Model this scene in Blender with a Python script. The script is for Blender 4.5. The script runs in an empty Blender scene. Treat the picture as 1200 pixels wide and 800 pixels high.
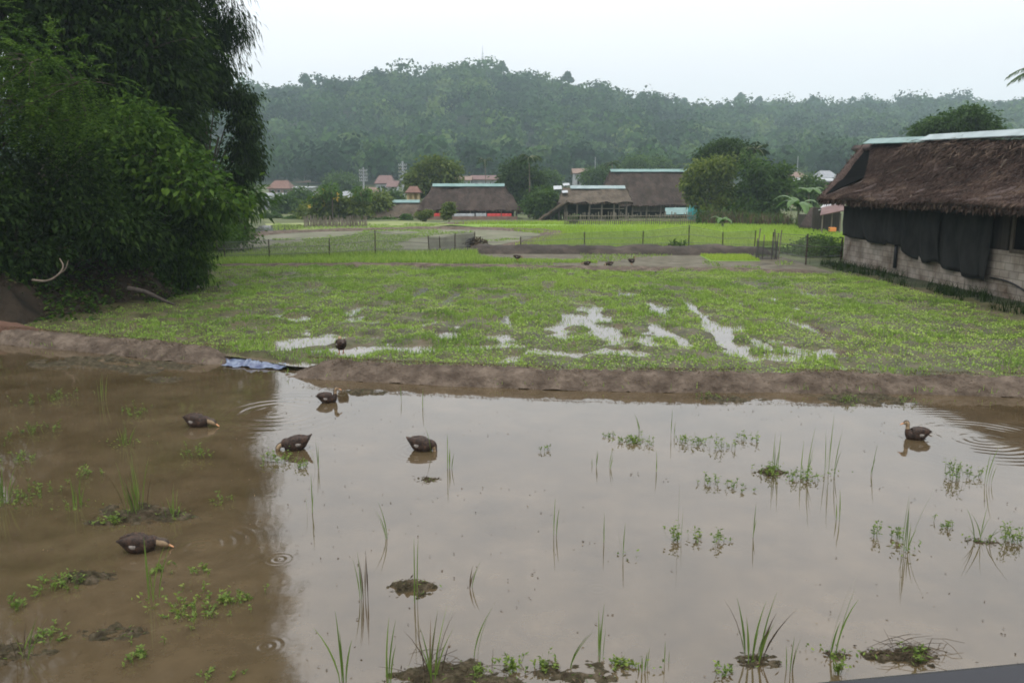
import bpy, math, random
import numpy as np
from mathutils import Vector

random.seed(7)
RNG = np.random.default_rng(7)
sc = bpy.context.scene
COL = sc.collection
R = math.radians

# ------------------------------------------------------------------ camera, sky, sun, exposure
CAM_H, PITCH, F = 3.0, R(10.4), 960.0
cd = bpy.data.cameras.new('camera'); cam = bpy.data.objects.new('camera', cd); COL.objects.link(cam)
cam.location = (0, 0, CAM_H); cam.rotation_euler = (R(90) - PITCH, 0, 0)
cd.sensor_width = 36; cd.lens = 28.8; cd.clip_start = 0.05; cd.clip_end = 4000
sc.camera = cam

SUN_EL, SUN_AZ = R(62), R(200)      # behind the camera, a little to the left, under cloud
world = bpy.data.worlds.new('World'); sc.world = world; world.use_nodes = True
wn, wl = world.node_tree.nodes, world.node_tree.links
wn.clear()
wo = wn.new('ShaderNodeOutputWorld'); mixs = wn.new('ShaderNodeMixShader')
b1 = wn.new('ShaderNodeBackground'); b2 = wn.new('ShaderNodeBackground')
sky = wn.new('ShaderNodeTexSky'); sky.sky_type = 'NISHITA'; sky.sun_disc = False
sky.sun_elevation = SUN_EL; sky.sun_rotation = SUN_AZ; sky.dust_density = 4
wl.new(sky.outputs[0], b1.inputs[0]); b1.inputs[1].default_value = 0.1
tc = wn.new('ShaderNodeTexCoord'); sep = wn.new('ShaderNodeSeparateXYZ'); wl.new(tc.outputs['Generated'], sep.inputs[0])
mr = wn.new('ShaderNodeMapRange'); wl.new(sep.outputs['Z'], mr.inputs[0])
mr.inputs['From Min'].default_value = 0.0; mr.inputs['From Max'].default_value = 0.8
mr.inputs['To Min'].default_value = 0.78; mr.inputs['To Max'].default_value = 2.5
nz = wn.new('ShaderNodeTexNoise'); nz.inputs['Scale'].default_value = 2.2; nz.inputs['Detail'].default_value = 4
mp = wn.new('ShaderNodeMapping'); mp.inputs['Scale'].default_value = (1, 1, 3.0)
wl.new(tc.outputs['Generated'], mp.inputs[0]); wl.new(mp.outputs[0], nz.inputs['Vector'])
mr2 = wn.new('ShaderNodeMapRange'); wl.new(nz.outputs['Fac'], mr2.inputs[0])
mr2.inputs['From Min'].default_value = 0.3; mr2.inputs['From Max'].default_value = 0.7
mr2.inputs['To Min'].default_value = 0.95; mr2.inputs['To Max'].default_value = 1.03
mm = wn.new('ShaderNodeMath'); mm.operation = 'MULTIPLY'
wl.new(mr.outputs[0], mm.inputs[0]); wl.new(mr2.outputs[0], mm.inputs[1])
b2.inputs[0].default_value = (0.968, 0.968, 0.995, 1); wl.new(mm.outputs[0], b2.inputs[1])
mixs.inputs[0].default_value = 0.93
wl.new(b1.outputs[0], mixs.inputs[1]); wl.new(b2.outputs[0], mixs.inputs[2]); wl.new(mixs.outputs[0], wo.inputs[0])

sd = bpy.data.lights.new('sun', 'SUN'); so = bpy.data.objects.new('sun', sd); COL.objects.link(so)
sd.energy = 1.3; sd.angle = R(30); sd.color = (1, 0.97, 0.93)
sdir = Vector((math.sin(SUN_AZ) * math.cos(SUN_EL), math.cos(SUN_AZ) * math.cos(SUN_EL), math.sin(SUN_EL)))
so.rotation_euler = sdir.to_track_quat('Z', 'Y').to_euler(); so.location = (0, -20, 60)

sc.view_settings.view_transform = 'Standard'; sc.view_settings.look = 'None'
sc.view_settings.exposure = 0.0; sc.view_settings.gamma = 1; sc.view_settings.use_curve_mapping = False
sc.render.engine = 'CYCLES'
cy = sc.cycles
cy.max_bounces = 6; cy.diffuse_bounces = 3; cy.glossy_bounces = 3; cy.transmission_bounces = 4
cy.volume_bounces = 1; cy.transparent_max_bounces = 12; cy.caustics_reflective = False; cy.caustics_refractive = False
cy.use_denoising = True
cy.pixel_filter_type = 'BLACKMAN_HARRIS'; cy.filter_width = 1.8

# ------------------------------------------------------------------ pixels of a 1200x800 frame to places
SP, CP = math.sin(PITCH), math.cos(PITCH)
def ray(px, py):
    u, v = (px - 600) / F, (400 - py) / F
    return Vector((u, CP + v * SP, -SP + v * CP))
def P(px, py, Y):
    d = ray(px, py); return Vector((0, 0, CAM_H)) + d * (Y / d.y)
def G(px, py, z=0.1):
    d = ray(px, py); return Vector((0, 0, CAM_H)) + d * ((z - CAM_H) / d.z)
def PX(px, py, X):
    d = ray(px, py); return Vector((0, 0, CAM_H)) + d * (X / d.x)

# ------------------------------------------------------------------ object helpers
WL = {}
def tag(o, label=None, cat=None, group=None, kind=None):
    if label: o['label'] = label
    if cat: o['category'] = cat
    if group: o['group'] = group
    if kind: o['kind'] = kind
    return o
def thing(name, label, cat, loc, group=None):
    o = bpy.data.objects.new(name, None); COL.objects.link(o)
    o.location = loc; WL[o] = Vector(loc); o.empty_display_size = 0.2
    return tag(o, label, cat, group)
def link(name, me, mat, parent, base):
    o = bpy.data.objects.new(name, me); COL.objects.link(o)
    for m in (mat if isinstance(mat, (list, tuple)) else [mat]): me.materials.append(m)
    if parent is not None:
        o.parent = parent; WL[o] = WL[parent]
    else:
        o.location = base; WL[o] = Vector(base)
    return o
def np_obj(name, V, Fc, mat, parent=None, base=(0, 0, 0), tint=None, smooth=False, midx=None):
    """V (n,3) world coordinates, Fc (m,k) one face size; tint: per-vertex float"""
    b = WL[parent] if parent is not None else Vector(base)
    V = np.asarray(V, dtype=np.float32) - np.array(b, dtype=np.float32)
    Fc = np.asarray(Fc, dtype=np.int32); m, k = Fc.shape
    me = bpy.data.meshes.new(name)
    me.vertices.add(len(V)); me.vertices.foreach_set('co', V.ravel())
    me.loops.add(m * k); me.loops.foreach_set('vertex_index', Fc.ravel())
    me.polygons.add(m); me.polygons.foreach_set('loop_start', np.arange(0, m * k, k, dtype=np.int32))
    if smooth: me.polygons.foreach_set('use_smooth', np.ones(m, dtype=bool))
    if midx is not None: me.polygons.foreach_set('material_index', np.asarray(midx, dtype=np.int32))
    if tint is not None:
        at = me.attributes.new('tint', 'FLOAT', 'POINT'); at.data.foreach_set('value', np.asarray(tint, dtype=np.float32))
    me.update(calc_edges=True); me.validate()
    return link(name, me, mat, parent, b)
def catmull(pts, n):
    pts = [Vector(p) for p in pts]
    if len(pts) < 3: return [pts[0].lerp(pts[-1], i / n) for i in range(n + 1)]
    out = []; q = [2 * pts[0] - pts[1]] + pts + [2 * pts[-1] - pts[-2]]
    for i in range(1, len(q) - 2):
        for j in range(n):
            t = j / n; a, b, c, d = q[i-1], q[i], q[i+1], q[i+2]
            out.append(0.5 * ((2*b) + (c-a)*t + (2*a-5*b+4*c-d)*t*t + (3*b-a-3*c+d)*t**3))
    out.append(pts[-1]); return out
class MB:
    def __init__(s): s.v, s.f, s.m = [], [], []
    def face(s, pts, mi=0):
        n = len(s.v); s.v += [tuple(p) for p in pts]; s.f.append(tuple(range(n, n + len(pts)))); s.m.append(mi)
    def box(s, c, size, ax=None, mi=0):
        ax = ax or (Vector((1,0,0)), Vector((0,1,0)), Vector((0,0,1))); c = Vector(c); n = len(s.v)
        for k in range(8):
            s.v.append(tuple(c + sum(((ax[i] * size[i] * (0.5 if k >> i & 1 else -0.5)) for i in range(3)), Vector())))
        for q in ((0,2,3,1),(4,5,7,6),(0,1,5,4),(2,6,7,3),(0,4,6,2),(1,3,7,5)):
            s.f.append(tuple(n + i for i in q)); s.m.append(mi)
    def bar(s, a, b, w, h=None, mi=0):
        a, b = Vector(a), Vector(b); d = (b - a); L = d.length
        if L < 1e-6: return
        d /= L; up = Vector((0,0,1)) if abs(d.z) < .95 else Vector((1,0,0))
        sx = d.cross(up).normalized(); sz = sx.cross(d)
        s.box((a + b) / 2, (w, L, h or w), (sx, d, sz), mi)
    def tube(s, pts, rad, n=8, mi=0, cap=True):
        pts = [Vector(p) for p in pts]; k = len(pts); st = len(s.v)
        if not isinstance(rad, (list, tuple)): rad = [rad] * k
        ref = Vector((0.3, 0.9, 0.2)).normalized()
        for i, p in enumerate(pts):
            t = (pts[min(i+1, k-1)] - pts[max(i-1, 0)])
            t = t.normalized() if t.length > 1e-9 else Vector((0,0,1))
            a = t.cross(ref)
            a = a.normalized() if a.length > 1e-3 else t.orthogonal().normalized()
            b = t.cross(a)
            for j in range(n):
                w = 2 * math.pi * j / n
                s.v.append(tuple(p + (a * math.cos(w) + b * math.sin(w)) * rad[i]))
        for i in range(k - 1):
            for j in range(n):
                j2 = (j + 1) % n
                s.f.append((st+i*n+j, st+i*n+j2, st+(i+1)*n+j2, st+(i+1)*n+j)); s.m.append(mi)
        if cap:
            s.f.append(tuple(st + j for j in range(n))[::-1]); s.m.append(mi)
            s.f.append(tuple(st + (k-1)*n + j for j in range(n))); s.m.append(mi)
    def loft(s, rings, mi=None, closed_ends=True):
        st = len(s.v); n = len(rings[0])
        for r in rings: s.v += [tuple(p) for p in r]
        for i in range(len(rings) - 1):
            for j in range(n):
                j2 = (j + 1) % n
                s.f.append((st+i*n+j, st+i*n+j2, st+(i+1)*n+j2, st+(i+1)*n+j)); s.m.append(mi(i) if mi else 0)
        if closed_ends:
            s.f.append(tuple(st + j for j in range(n))[::-1]); s.m.append(mi(0) if mi else 0)
            s.f.append(tuple(st + (len(rings)-1)*n + j for j in range(n))); s.m.append(mi(len(rings)-2) if mi else 0)
    def build(s, name, mat, parent=None, base=(0,0,0), smooth=False, bevel=0):
        b = WL[parent] if parent is not None else Vector(base)
        me = bpy.data.meshes.new(name)
        me.from_pydata([(p[0]-b[0], p[1]-b[1], p[2]-b[2]) for p in s.v], [], s.f)
        me.polygons.foreach_set('material_index', s.m)
        if smooth: me.polygons.foreach_set('use_smooth', [True] * len(s.f))
        me.update()
        o = link(name, me, mat, parent, b)
        if bevel:
            md = o.modifiers.new('bevel', 'BEVEL'); md.width = bevel; md.segments = 2
        return o
def copy_tree(o, parent=None, loc=None, rz=None, scale=None):
    c = o.copy(); COL.objects.link(c)
    if parent is not None: c.parent = parent
    if loc is not None: c.location = loc; WL[c] = Vector(loc)
    if rz is not None: c.rotation_euler = (0, 0, rz)
    if scale is not None: c.scale = (scale,) * 3
    for ch in list(o.children): copy_tree(ch, c)
    return c

def hsh(ix, iy, s):
    h = (ix.astype(np.int64) * 374761393 + iy.astype(np.int64) * 668265263 + s * 974634777) & 0x7fffffff
    h = ((h ^ (h >> 13)) * 1274126177) & 0x7fffffff
    return ((h ^ (h >> 16)) & 0xffff) / 65535.0
def vnoise(x, y, s=0):
    x, y = np.asarray(x, float), np.asarray(y, float)
    ix, iy = np.floor(x), np.floor(y); fx, fy = x - ix, y - iy
    fx = fx*fx*(3-2*fx); fy = fy*fy*(3-2*fy)
    a = hsh(ix, iy, s)*(1-fx) + hsh(ix+1, iy, s)*fx; b = hsh(ix, iy+1, s)*(1-fx) + hsh(ix+1, iy+1, s)*fx
    return a*(1-fy) + b*fy
def fbm(x, y, s=0, o=4):
    t, a, n = 0, 0.5, 0
    for i in range(o):
        t = t + a * vnoise(x * 2**i, y * 2**i, s + i); n += a; a *= 0.5
    return t / n
def sst(t): t = np.clip(t, 0, 1); return t*t*(3-2*t)
def unit(a): return a / np.maximum(np.linalg.norm(a, axis=-1, keepdims=True), 1e-9)
def rdir(n): return unit(RNG.normal(size=(n, 3)))

# ------------------------------------------------------------------ materials
def newmat(name):
    m = bpy.data.materials.new(name); m.use_nodes = True
    return m, m.node_tree.nodes, m.node_tree.links, m.node_tree.nodes['Principled BSDF']
def mat(name, c1, c2=None, scale=4, rough=0.8, bump=0, bscale=None, stretch=(1,1,1), spec=0.3, detail=6, metallic=0, c3=None, sheen=0):
    m, n, l, p = newmat(name)
    p.inputs['Roughness'].default_value = rough; p.inputs['Specular IOR Level'].default_value = spec
    p.inputs['Metallic'].default_value = metallic
    t = n.new('ShaderNodeTexCoord'); mpg = n.new('ShaderNodeMapping'); mpg.inputs['Scale'].default_value = stretch
    l.new(t.outputs['Object'], mpg.inputs[0])
    if c2 is None: p.inputs['Base Color'].default_value = (*c1, 1)
    else:
        z = n.new('ShaderNodeTexNoise'); z.inputs['Scale'].default_value = scale; z.inputs['Detail'].default_value = detail
        z.inputs['Roughness'].default_value = 0.62
        l.new(mpg.outputs[0], z.inputs['Vector'])
        r = n.new('ShaderNodeValToRGB'); l.new(z.outputs['Fac'], r.inputs[0])
        r.color_ramp.elements[0].position = 0.34; r.color_ramp.elements[1].position = 0.66
        r.color_ramp.elements[0].color = (*c1, 1); r.color_ramp.elements[1].color = (*c2, 1)
        if c3:
            e = r.color_ramp.elements.new(0.5); e.color = (*c3, 1)
        l.new(r.outputs[0], p.inputs['Base Color'])
    if bump:
        z2 = n.new('ShaderNodeTexNoise'); z2.inputs['Scale'].default_value = bscale or scale * 3; z2.inputs['Detail'].default_value = 8
        l.new(mpg.outputs[0], z2.inputs['Vector'])
        bp = n.new('ShaderNodeBump'); bp.inputs['Strength'].default_value = 1; bp.inputs['Distance'].default_value = bump
        l.new(z2.outputs['Fac'], bp.inputs['Height']); l.new(bp.outputs[0], p.inputs['Normal'])
    return m
def leafmat(name, cols, trans=0.25, rough=0.45, spec=0.35, w=0.55):
    """cols: dark to light; random per leaf and per clump"""
    m, n, l, p = newmat(name)
    g = n.new('ShaderNodeNewGeometry'); a = n.new('ShaderNodeAttribute'); a.attribute_name = 'tint'
    mx = n.new('ShaderNodeMix'); mx.data_type = 'FLOAT'; mx.inputs[0].default_value = w
    l.new(g.outputs['Random Per Island'], mx.inputs[2]); l.new(a.outputs['Fac'], mx.inputs[3])
    r = n.new('ShaderNodeValToRGB'); l.new(mx.outputs[0], r.inputs[0])
    el = r.color_ramp.elements
    el[0].color = (*cols[0], 1); el[0].position = 0.1; el[1].color = (*cols[-1], 1); el[1].position = 0.95
    for i, c in enumerate(cols[1:-1]):
        e = el.new(0.1 + 0.85 * (i + 1) / (len(cols) - 1)); e.color = (*c, 1)
    l.new(r.outputs[0], p.inputs['Base Color'])
    p.inputs['Roughness'].default_value = rough; p.inputs['Specular IOR Level'].default_value = spec
    t = n.new('ShaderNodeBsdfTranslucent'); l.new(r.outputs[0], t.inputs[0])
    ms = n.new('ShaderNodeMixShader'); ms.inputs[0].default_value = trans
    l.new(p.outputs[0], ms.inputs[1]); l.new(t.outputs[0], ms.inputs[2])
    l.new(ms.outputs[0], n['Material Output'].inputs[0])
    return m

M = {}
M['mud'] = mat('field_mud', (.028,.022,.011), (.085,.063,.038), 2.6, .6, .03, 10, spec=.25, c3=(.055,.055,.02))
M['dike'] = mat('dike_earth', (.055,.041,.030), (.15,.118,.09), 3.5, .95, .06, 14, c3=(.095,.073,.055), spec=.15)
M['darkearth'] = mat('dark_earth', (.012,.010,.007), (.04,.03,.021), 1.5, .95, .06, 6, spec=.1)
M['redearth'] = mat('red_earth', (.06,.03,.018), (.11,.06,.04), 2, .95, .05, 8)
M['bankmud'] = mat('bank_mud', (.022,.018,.013), (.075,.058,.045), 1.2, .9, .05, 8, c3=(.038,.03,.023))
M['ground'] = mat('grass_ground', (.04,.06,.02), (.10,.12,.04), .25, .95, .03, 3, c3=(.07,.08,.03))
M['forestfloor'] = mat('forest_floor', (.012,.022,.009), (.03,.045,.015), .1, 1, 0)
M['bark'] = mat('bark', (.05,.04,.03), (.11,.09,.07), 5, .9, .02, 20, stretch=(1,1,.25))
M['palebark'] = mat('pale_bark', (.09,.072,.055), (.18,.145,.11), 5, .9, .01, 20, stretch=(1,1,.3))
M['bamboo'] = mat('bamboo_culm', (.07,.09,.03), (.13,.13,.06), 2, .5)
M['wood'] = mat('grey_wood', (.09,.075,.06), (.2,.17,.14), 3, .85, .01, 20, stretch=(1,1,.3))
M['darkwood'] = mat('dark_wood', (.02,.016,.013), (.05,.04,.032), 3, .85, .01, 20, stretch=(4,4,.4))
M['thatchfar'] = mat('thatch_weathered', (.026,.019,.016), (.062,.046,.038), .9, .95, .12, 3, stretch=(1.5,1,.5), c3=(.042,.031,.026), spec=.1)
M['thatchlight'] = mat('thatch_straw', (.045,.034,.024), (.10,.078,.056), 1.2, .95, .1, 4, stretch=(1.5,1,.5))
M['thatch'] = leafmat('thatch_fibre', [(.022,.0145,.012), (.052,.034,.027), (.082,.056,.045), (.19,.14,.10)], 0, .95, .1, .6)
M['thatchbase'] = mat('thatch_mass', (.035,.024,.02), (.09,.06,.05), 2.5, .95, .1, 9, stretch=(1,1,1))
M['teal'] = mat('teal_sheet_metal', (.07,.15,.135), (.135,.225,.21), 1.2, .45, 0, spec=.5)
M['paleteal'] = mat('pale_sheet_metal', (.13,.18,.18), (.22,.28,.28), 1.5, .4, 0, spec=.5)
M['steel'] = mat('galvanised_steel', (.2,.215,.22), (.3,.315,.32), 5, .6, 0)
M['whitewall'] = mat('white_render', (.3,.31,.31), (.42,.43,.43), 1, .9)
M['greywall'] = mat('grey_render', (.22,.23,.24), (.36,.37,.38), 1, .9)
M['yellow'] = mat('yellow_render', (.35,.27,.14), (.45,.36,.2), 1, .9)
M['redtile'] = mat('red_roof_tile', (.10,.052,.04), (.155,.085,.065), 2, .85, .02, 6)
M['pinktile'] = mat('faded_red_roof', (.095,.055,.05), (.15,.09,.08), 2, .8, .02, 6)
M['browntile'] = mat('brown_roof_tile', (.12,.08,.06), (.2,.14,.11), 2, .85, .02, 6)
M['fibrecement'] = mat('fibre_cement', (.15,.16,.17), (.26,.27,.28), 1.5, .85, .02, 6)
M['darkmetal'] = mat('dark_metal', (.007,.008,.012), None, 1, .45, spec=.35)
M['black'] = mat('black_rubber', (.008,.008,.01), None, 1, .5)
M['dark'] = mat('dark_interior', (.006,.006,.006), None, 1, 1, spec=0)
M['wire'] = mat('fence_wire', (.12,.12,.11), None, 1, .6)
M['redcloth'] = mat('red_cloth', (.4,.04,.04), (.5,.06,.06), 3, .9)
M['whitecloth'] = mat('white_cloth', (.27,.29,.30), (.38,.40,.41), 3, .9)
M['darkcloth'] = mat('black_shade_cloth', (.012,.012,.012), (.028,.028,.027), 3, 1, .008, 30, stretch=(1,1,.5), spec=.1)
M['bluesheet'] = mat('blue_plastic', (.03,.04,.10), (.19,.23,.30), 7, .4, 0, spec=.6)
M['orange'] = mat('orange_paint', (.6,.22,.06), None, 1, .7)
M['tealplastic'] = mat('teal_plastic', (.03,.22,.24), (.05,.3,.3), 3, .5)
M['rust'] = mat('rusty_post', (.025,.018,.014), (.06,.04,.03), 6, .9)

M['grass'] = leafmat('grass_blade', [(.08,.15,.028), (.19,.31,.05), (.33,.44,.09)], .4, .5, .3, .6)
M['weed'] = leafmat('weed_leaf', [(.10,.175,.032), (.22,.34,.055), (.37,.48,.10)], .35, .5, .3, .6)
M['rice'] = leafmat('rice_blade', [(.16,.26,.03), (.25,.36,.045), (.35,.45,.07)], .35, .5, .25, .6)
M['pondgrass'] = leafmat('pond_grass_blade', [(.05,.095,.018), (.10,.17,.03), (.16,.24,.045)], .3, .5, .25, .5)
M['pondweed'] = leafmat('pond_weed_leaf', [(.055,.10,.02), (.125,.19,.034), (.22,.28,.055)], .35, .5, .2, .6)
M['drygrass'] = leafmat('dead_stem', [(.03,.022,.013), (.07,.05,.03), (.14,.10,.05)], .1, .8, .2, .4)
M['leaf_dark'] = leafmat('leaf_dark_green', [(.007,.017,.003), (.022,.046,.008), (.058,.10,.018)], .4, .6, .06)
M['leaf_bamboo'] = leafmat('leaf_bamboo', [(.006,.016,.003), (.018,.04,.008), (.04,.074,.016)], .4, .7, .03)
M['leaf_mid'] = leafmat('leaf_mid_green', [(.018,.042,.008), (.045,.092,.015), (.095,.16,.028)], .45, .5, .15)
M['leaf_bright'] = leafmat('leaf_bright_green', [(.02,.05,.006), (.05,.11,.012), (.10,.19,.022)], .35, .5, .15)
M['leaf_bank'] = leafmat('leaf_bank_green', [(.012,.032,.004), (.038,.085,.010), (.11,.19,.024)], .45, .55, .10)
M['leaf_yellow'] = leafmat('leaf_yellow_green', [(.036,.06,.01), (.09,.13,.02), (.18,.215,.04)], .45, .5, .15)
M['forest'] = leafmat('forest_leaf', [(.007,.022,.008), (.022,.055,.016), (.045,.092,.024), (.10,.15,.04)], .2, .8, .04, .82)
M['banana'] = leafmat('banana_leaf', [(.05,.11,.015), (.1,.2,.03)], .35, .4, .4, .4)

# ------------------------------------------------------------------ terrain
RIDGE = [(-500,150),(-200,135),(0,118),(150,108),(300,101),(350,96),(400,89),(450,82),(500,76),(560,72),(620,81),(680,95),(730,107),(780,121),(850,122),(900,119),(950,120),(1000,115),(1050,112),(1100,113),(1150,121),(1200,127),(1400,135),(1800,150)]
_rx, _rz, _ry = [], [], []
for px, py in RIDGE:
    yr = 520 + 130 * float(sst((px - 690) / 140))
    p = P(px, py, yr); _rx.append(p.x); _rz.append(p.z - 22.5); _ry.append(yr)
def rising(y): return 5.5 * sst((y - 105) / 190)
def hill(x, y):
    h = np.interp(x, _rx, _rz); yr = np.interp(x, _rx, _ry)
    t = (y - 265) / (yr - 265)
    f = np.where(t < 1, sst(np.clip(t, 0, 1) ** 0.92), 1 - 0.6 * sst((y - yr) / 330))
    n = fbm(x / 70.0, y / 70.0, 11, 4) - 0.5
    return f * h * (1 + 0.55 * n * (1 - f) ) + f * 0
def terr(x, y):
    return 0.02 + rising(y) + hill(x, y)

DIKE_R = [G(px, py, .15) for px, py in [(343,425),(380,427),(450,431),(600,437),(750,441),(900,442),(1050,444),(1200,447),(1400,452),(1700,460),(2300,470)]]
DIKE_L = [G(px, py, .15) for px, py in [(-600,358),(-300,366),(-150,374),(0,389),(100,398),(200,408),(276,414)]]
_dk = sorted([(p.x, p.y) for p in DIKE_R + DIKE_L])
_dx, _dy = [a for a, b in _dk], [b for a, b in _dk]
def dikeY(x): return np.interp(x, _dx, _dy)
_bk = [G(a, b, .1) for a, b in [(-200,322),(60,322),(240,313),(420,311),(560,313),(700,315),(860,317),(975,321),(1300,326)]]
def backY(x): return np.interp(x, [p.x for p in _bk], [p.y for p in _bk])
BANK = [(-9.3,14.5),(-11.2,17.0),(-10.6,20),(-9.6,23.5),(-11.2,29),(-13.2,34),(-14.8,42),(-17,52),(-22,70)]   # foot of the wooded bank: x at y
def bankX(y): return np.interp(y, [b for a, b in BANK], [a for a, b in BANK])

def grid(xs, ys, zf):
    X, Y = np.meshgrid(xs, ys); Z = zf(X, Y)
    V = np.stack([X, Y, Z], -1).reshape(-1, 3); nx, ny = len(xs), len(ys)
    i = (np.arange(ny - 1)[:, None] * nx + np.arange(nx - 1)[None, :]).ravel()
    return V, np.stack([i, i + 1, i + nx + 1, i + nx], -1)

# ground: one sheet to beyond the ridge
xs = np.concatenate([np.linspace(-900, -160, 50), np.linspace(-150, 150, 130), np.linspace(160, 900, 50)])
ys = np.concatenate([np.linspace(-80, 0, 6), np.linspace(4, 110, 60), np.linspace(114, 300, 60), np.linspace(306, 1000, 110)])
def gz(x, y):
    z = terr(x, y)
    z = np.where(y < dikeY(x) + 1.0, -0.45, z)
    inb = sst((bankX(y) + 0.4 - x) / 4.0) * sst((y - 15) / 3) * (1 - sst((y - 75) / 10))
    z = z + inb * 0.9
    return np.where((y > 12) & (y < backY(x) - 1.0) & (x > -15) & (x < 17), np.minimum(z, -0.12), z)
V, Fc = grid(xs, ys, gz)
g = np_obj('ground', V, Fc, [M['ground'], M['forestfloor']], smooth=True,
           midx=(V[Fc[:, 0], 1] > 255).astype(int)); tag(g, kind='structure')

# wooded bank under the trees on the left
xs = np.concatenate([np.linspace(-40, -18, 40), np.linspace(-17.9, -7, 120)]); ys = np.concatenate([np.linspace(12, 30, 200), np.linspace(30.2, 64, 90)])
def bz(x, y):
    t = (bankX(y) + 0.9 - x); n = fbm(x * .8, y * .8, 3) - .5
    up = sst((t + n * 1.6) / 2.2)
    fade = sst((y - (dikeY(x) + .4)) / 1.2)
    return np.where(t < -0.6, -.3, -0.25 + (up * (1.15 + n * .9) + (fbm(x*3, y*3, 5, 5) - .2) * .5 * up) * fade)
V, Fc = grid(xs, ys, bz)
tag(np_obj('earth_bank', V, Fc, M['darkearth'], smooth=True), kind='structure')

# pond water
RINGS = []   # x, y, wavelength, amplitude, reach
def ring(px, py, wl_, amp, reach): p = G(px, py, 0); RINGS.append((p.x, p.y, wl_, amp, reach))
ring(325, 483, .19, .011, .75); ring(1150, 515, .13, .004, 1.0); ring(1075, 511, .1, .004, .35); ring(497, 527, .09, .006, .3); ring(235, 640, .10, .006, .45)
ring(240, 500, .12, .004, .4); ring(350, 525, .11, .004, .4); ring(392, 468, .11, .004, .4); ring(175, 640, .12, .005, .5)
for px, py in [(312,757),(327,655),(180,765),(560,600),(700,690),(860,640),(1000,700),(640,740),(420,620)]: ring(px, py, .055, .0014, .10)
def watermat(name, c1, c2, rings, wave=.0016, scale=.6):
    m, n, l, p = newmat(name)
    t = n.new('ShaderNodeTexCoord')
    z = n.new('ShaderNodeTexNoise'); z.inputs['Scale'].default_value = scale; z.inputs['Detail'].default_value = 7; z.inputs['Roughness'].default_value = .65
    l.new(t.outputs['Object'], z.inputs['Vector'])
    r = n.new('ShaderNodeValToRGB'); l.new(z.outputs['Fac'], r.inputs[0])
    r.color_ramp.elements[0].position = .30; r.color_ramp.elements[1].position = .70
    r.color_ramp.elements[0].color = (*c1, 1); r.color_ramp.elements[1].color = (*c2, 1)
    z3 = n.new('ShaderNodeTexNoise'); z3.inputs['Scale'].default_value = 2.6; z3.inputs['Detail'].default_value = 8; z3.inputs['Roughness'].default_value = .7; l.new(t.outputs['Object'], z3.inputs['Vector'])
    r3 = n.new('ShaderNodeMapRange'); l.new(z3.outputs['Fac'], r3.inputs[0]); r3.inputs['From Min'].default_value = .35; r3.inputs['From Max'].default_value = .65; r3.inputs['To Min'].default_value = .8; r3.inputs['To Max'].default_value = 1.14
    m3 = n.new('ShaderNodeVectorMath'); m3.operation = 'SCALE'; l.new(r.outputs[0], m3.inputs[0]); l.new(r3.outputs[0], m3.inputs['Scale'])
    l.new(m3.outputs[0], p.inputs['Base Color'])
    p.inputs['Roughness'].default_value = .045; p.inputs['IOR'].default_value = 1.8; p.inputs['Specular IOR Level'].default_value = .5
    w = n.new('ShaderNodeTexNoise'); w.inputs['Scale'].default_value = 3.0; w.inputs['Detail'].default_value = 3
    l.new(t.outputs['Object'], w.inputs['Vector'])
    acc = n.new('ShaderNodeMath'); acc.operation = 'MULTIPLY'; l.new(w.outputs['Fac'], acc.inputs[0]); acc.inputs[1].default_value = wave
    acc = acc.outputs[0]
    wk = n.new('ShaderNodeTexNoise'); wk.inputs['Scale'].default_value = 1.1; wk.inputs['Detail'].default_value = 2; l.new(t.outputs['Object'], wk.inputs['Vector'])
    wr = n.new('ShaderNodeMapRange'); l.new(wk.outputs['Fac'], wr.inputs[0]); wr.inputs['From Min'].default_value = .42; wr.inputs['From Max'].default_value = .62
    def mth(op, a, b=None):
        q = n.new('ShaderNodeMath'); q.operation = op
        for i, x in enumerate((a, b)):
            if x is None: continue
            if isinstance(x, (int, float)): q.inputs[i].default_value = x
            else: l.new(x, q.inputs[i])
        return q.outputs[0]
    for (x, y, wv, am, re) in rings:
        d = n.new('ShaderNodeVectorMath'); d.operation = 'DISTANCE'; l.new(t.outputs['Object'], d.inputs[0]); d.inputs[1].default_value = (x, y, 0)
        dist = d.outputs['Value']
        s_ = mth('SINE', mth('MULTIPLY', mth('ADD', dist, mth('MULTIPLY', wk.outputs['Fac'], .12 if wv > .08 else 0)), 2 * math.pi / wv))
        e = mth('EXPONENT', mth('MULTIPLY', mth('POWER', mth('DIVIDE', dist, re), 2.0), -1.0))
        acc = mth('ADD', acc, mth('MULTIPLY', mth('MULTIPLY', s_, e), am * .30 if wv < .08 else mth('MULTIPLY', wr.outputs[0], am * .30)))
    bp = n.new('ShaderNodeBump'); bp.inputs['Strength'].default_value = 1; bp.inputs['Distance'].default_value = 1.0
    l.new(acc, bp.inputs['Height']); l.new(bp.outputs[0], p.inputs['Normal'])
    return m
M['water'] = watermat('muddy_water', (.048,.034,.016), (.098,.072,.042), RINGS)
M['water2'] = watermat('paddy_water', (.09,.07,.05), (.14,.11,.08), [], .0008, 1.5)
mb = MB(); mb.face([(-80,2.2,0),(80,2.2,0),(80,40,0),(-80,40,0)])
mb2 = MB()
xs_ = np.linspace(-80, 80, 320)
pts = [(x, float(dikeY(x)) + .05, 0) for x in xs_]
mb2.face([(-80, 2.2, 0), (80, 2.2, 0)] + [tuple(p) for p in pts[::-1]])
tag(mb2.build('pond_water', M['water']), kind='structure')
# road verge under the viewer
mb = MB(); mb.box((0, -3.0, .2), (120, 10.0, 2.0)); tag(mb.build('road_verge', M['darkearth'], base=(0, -3, 0)), kind='structure')

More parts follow.
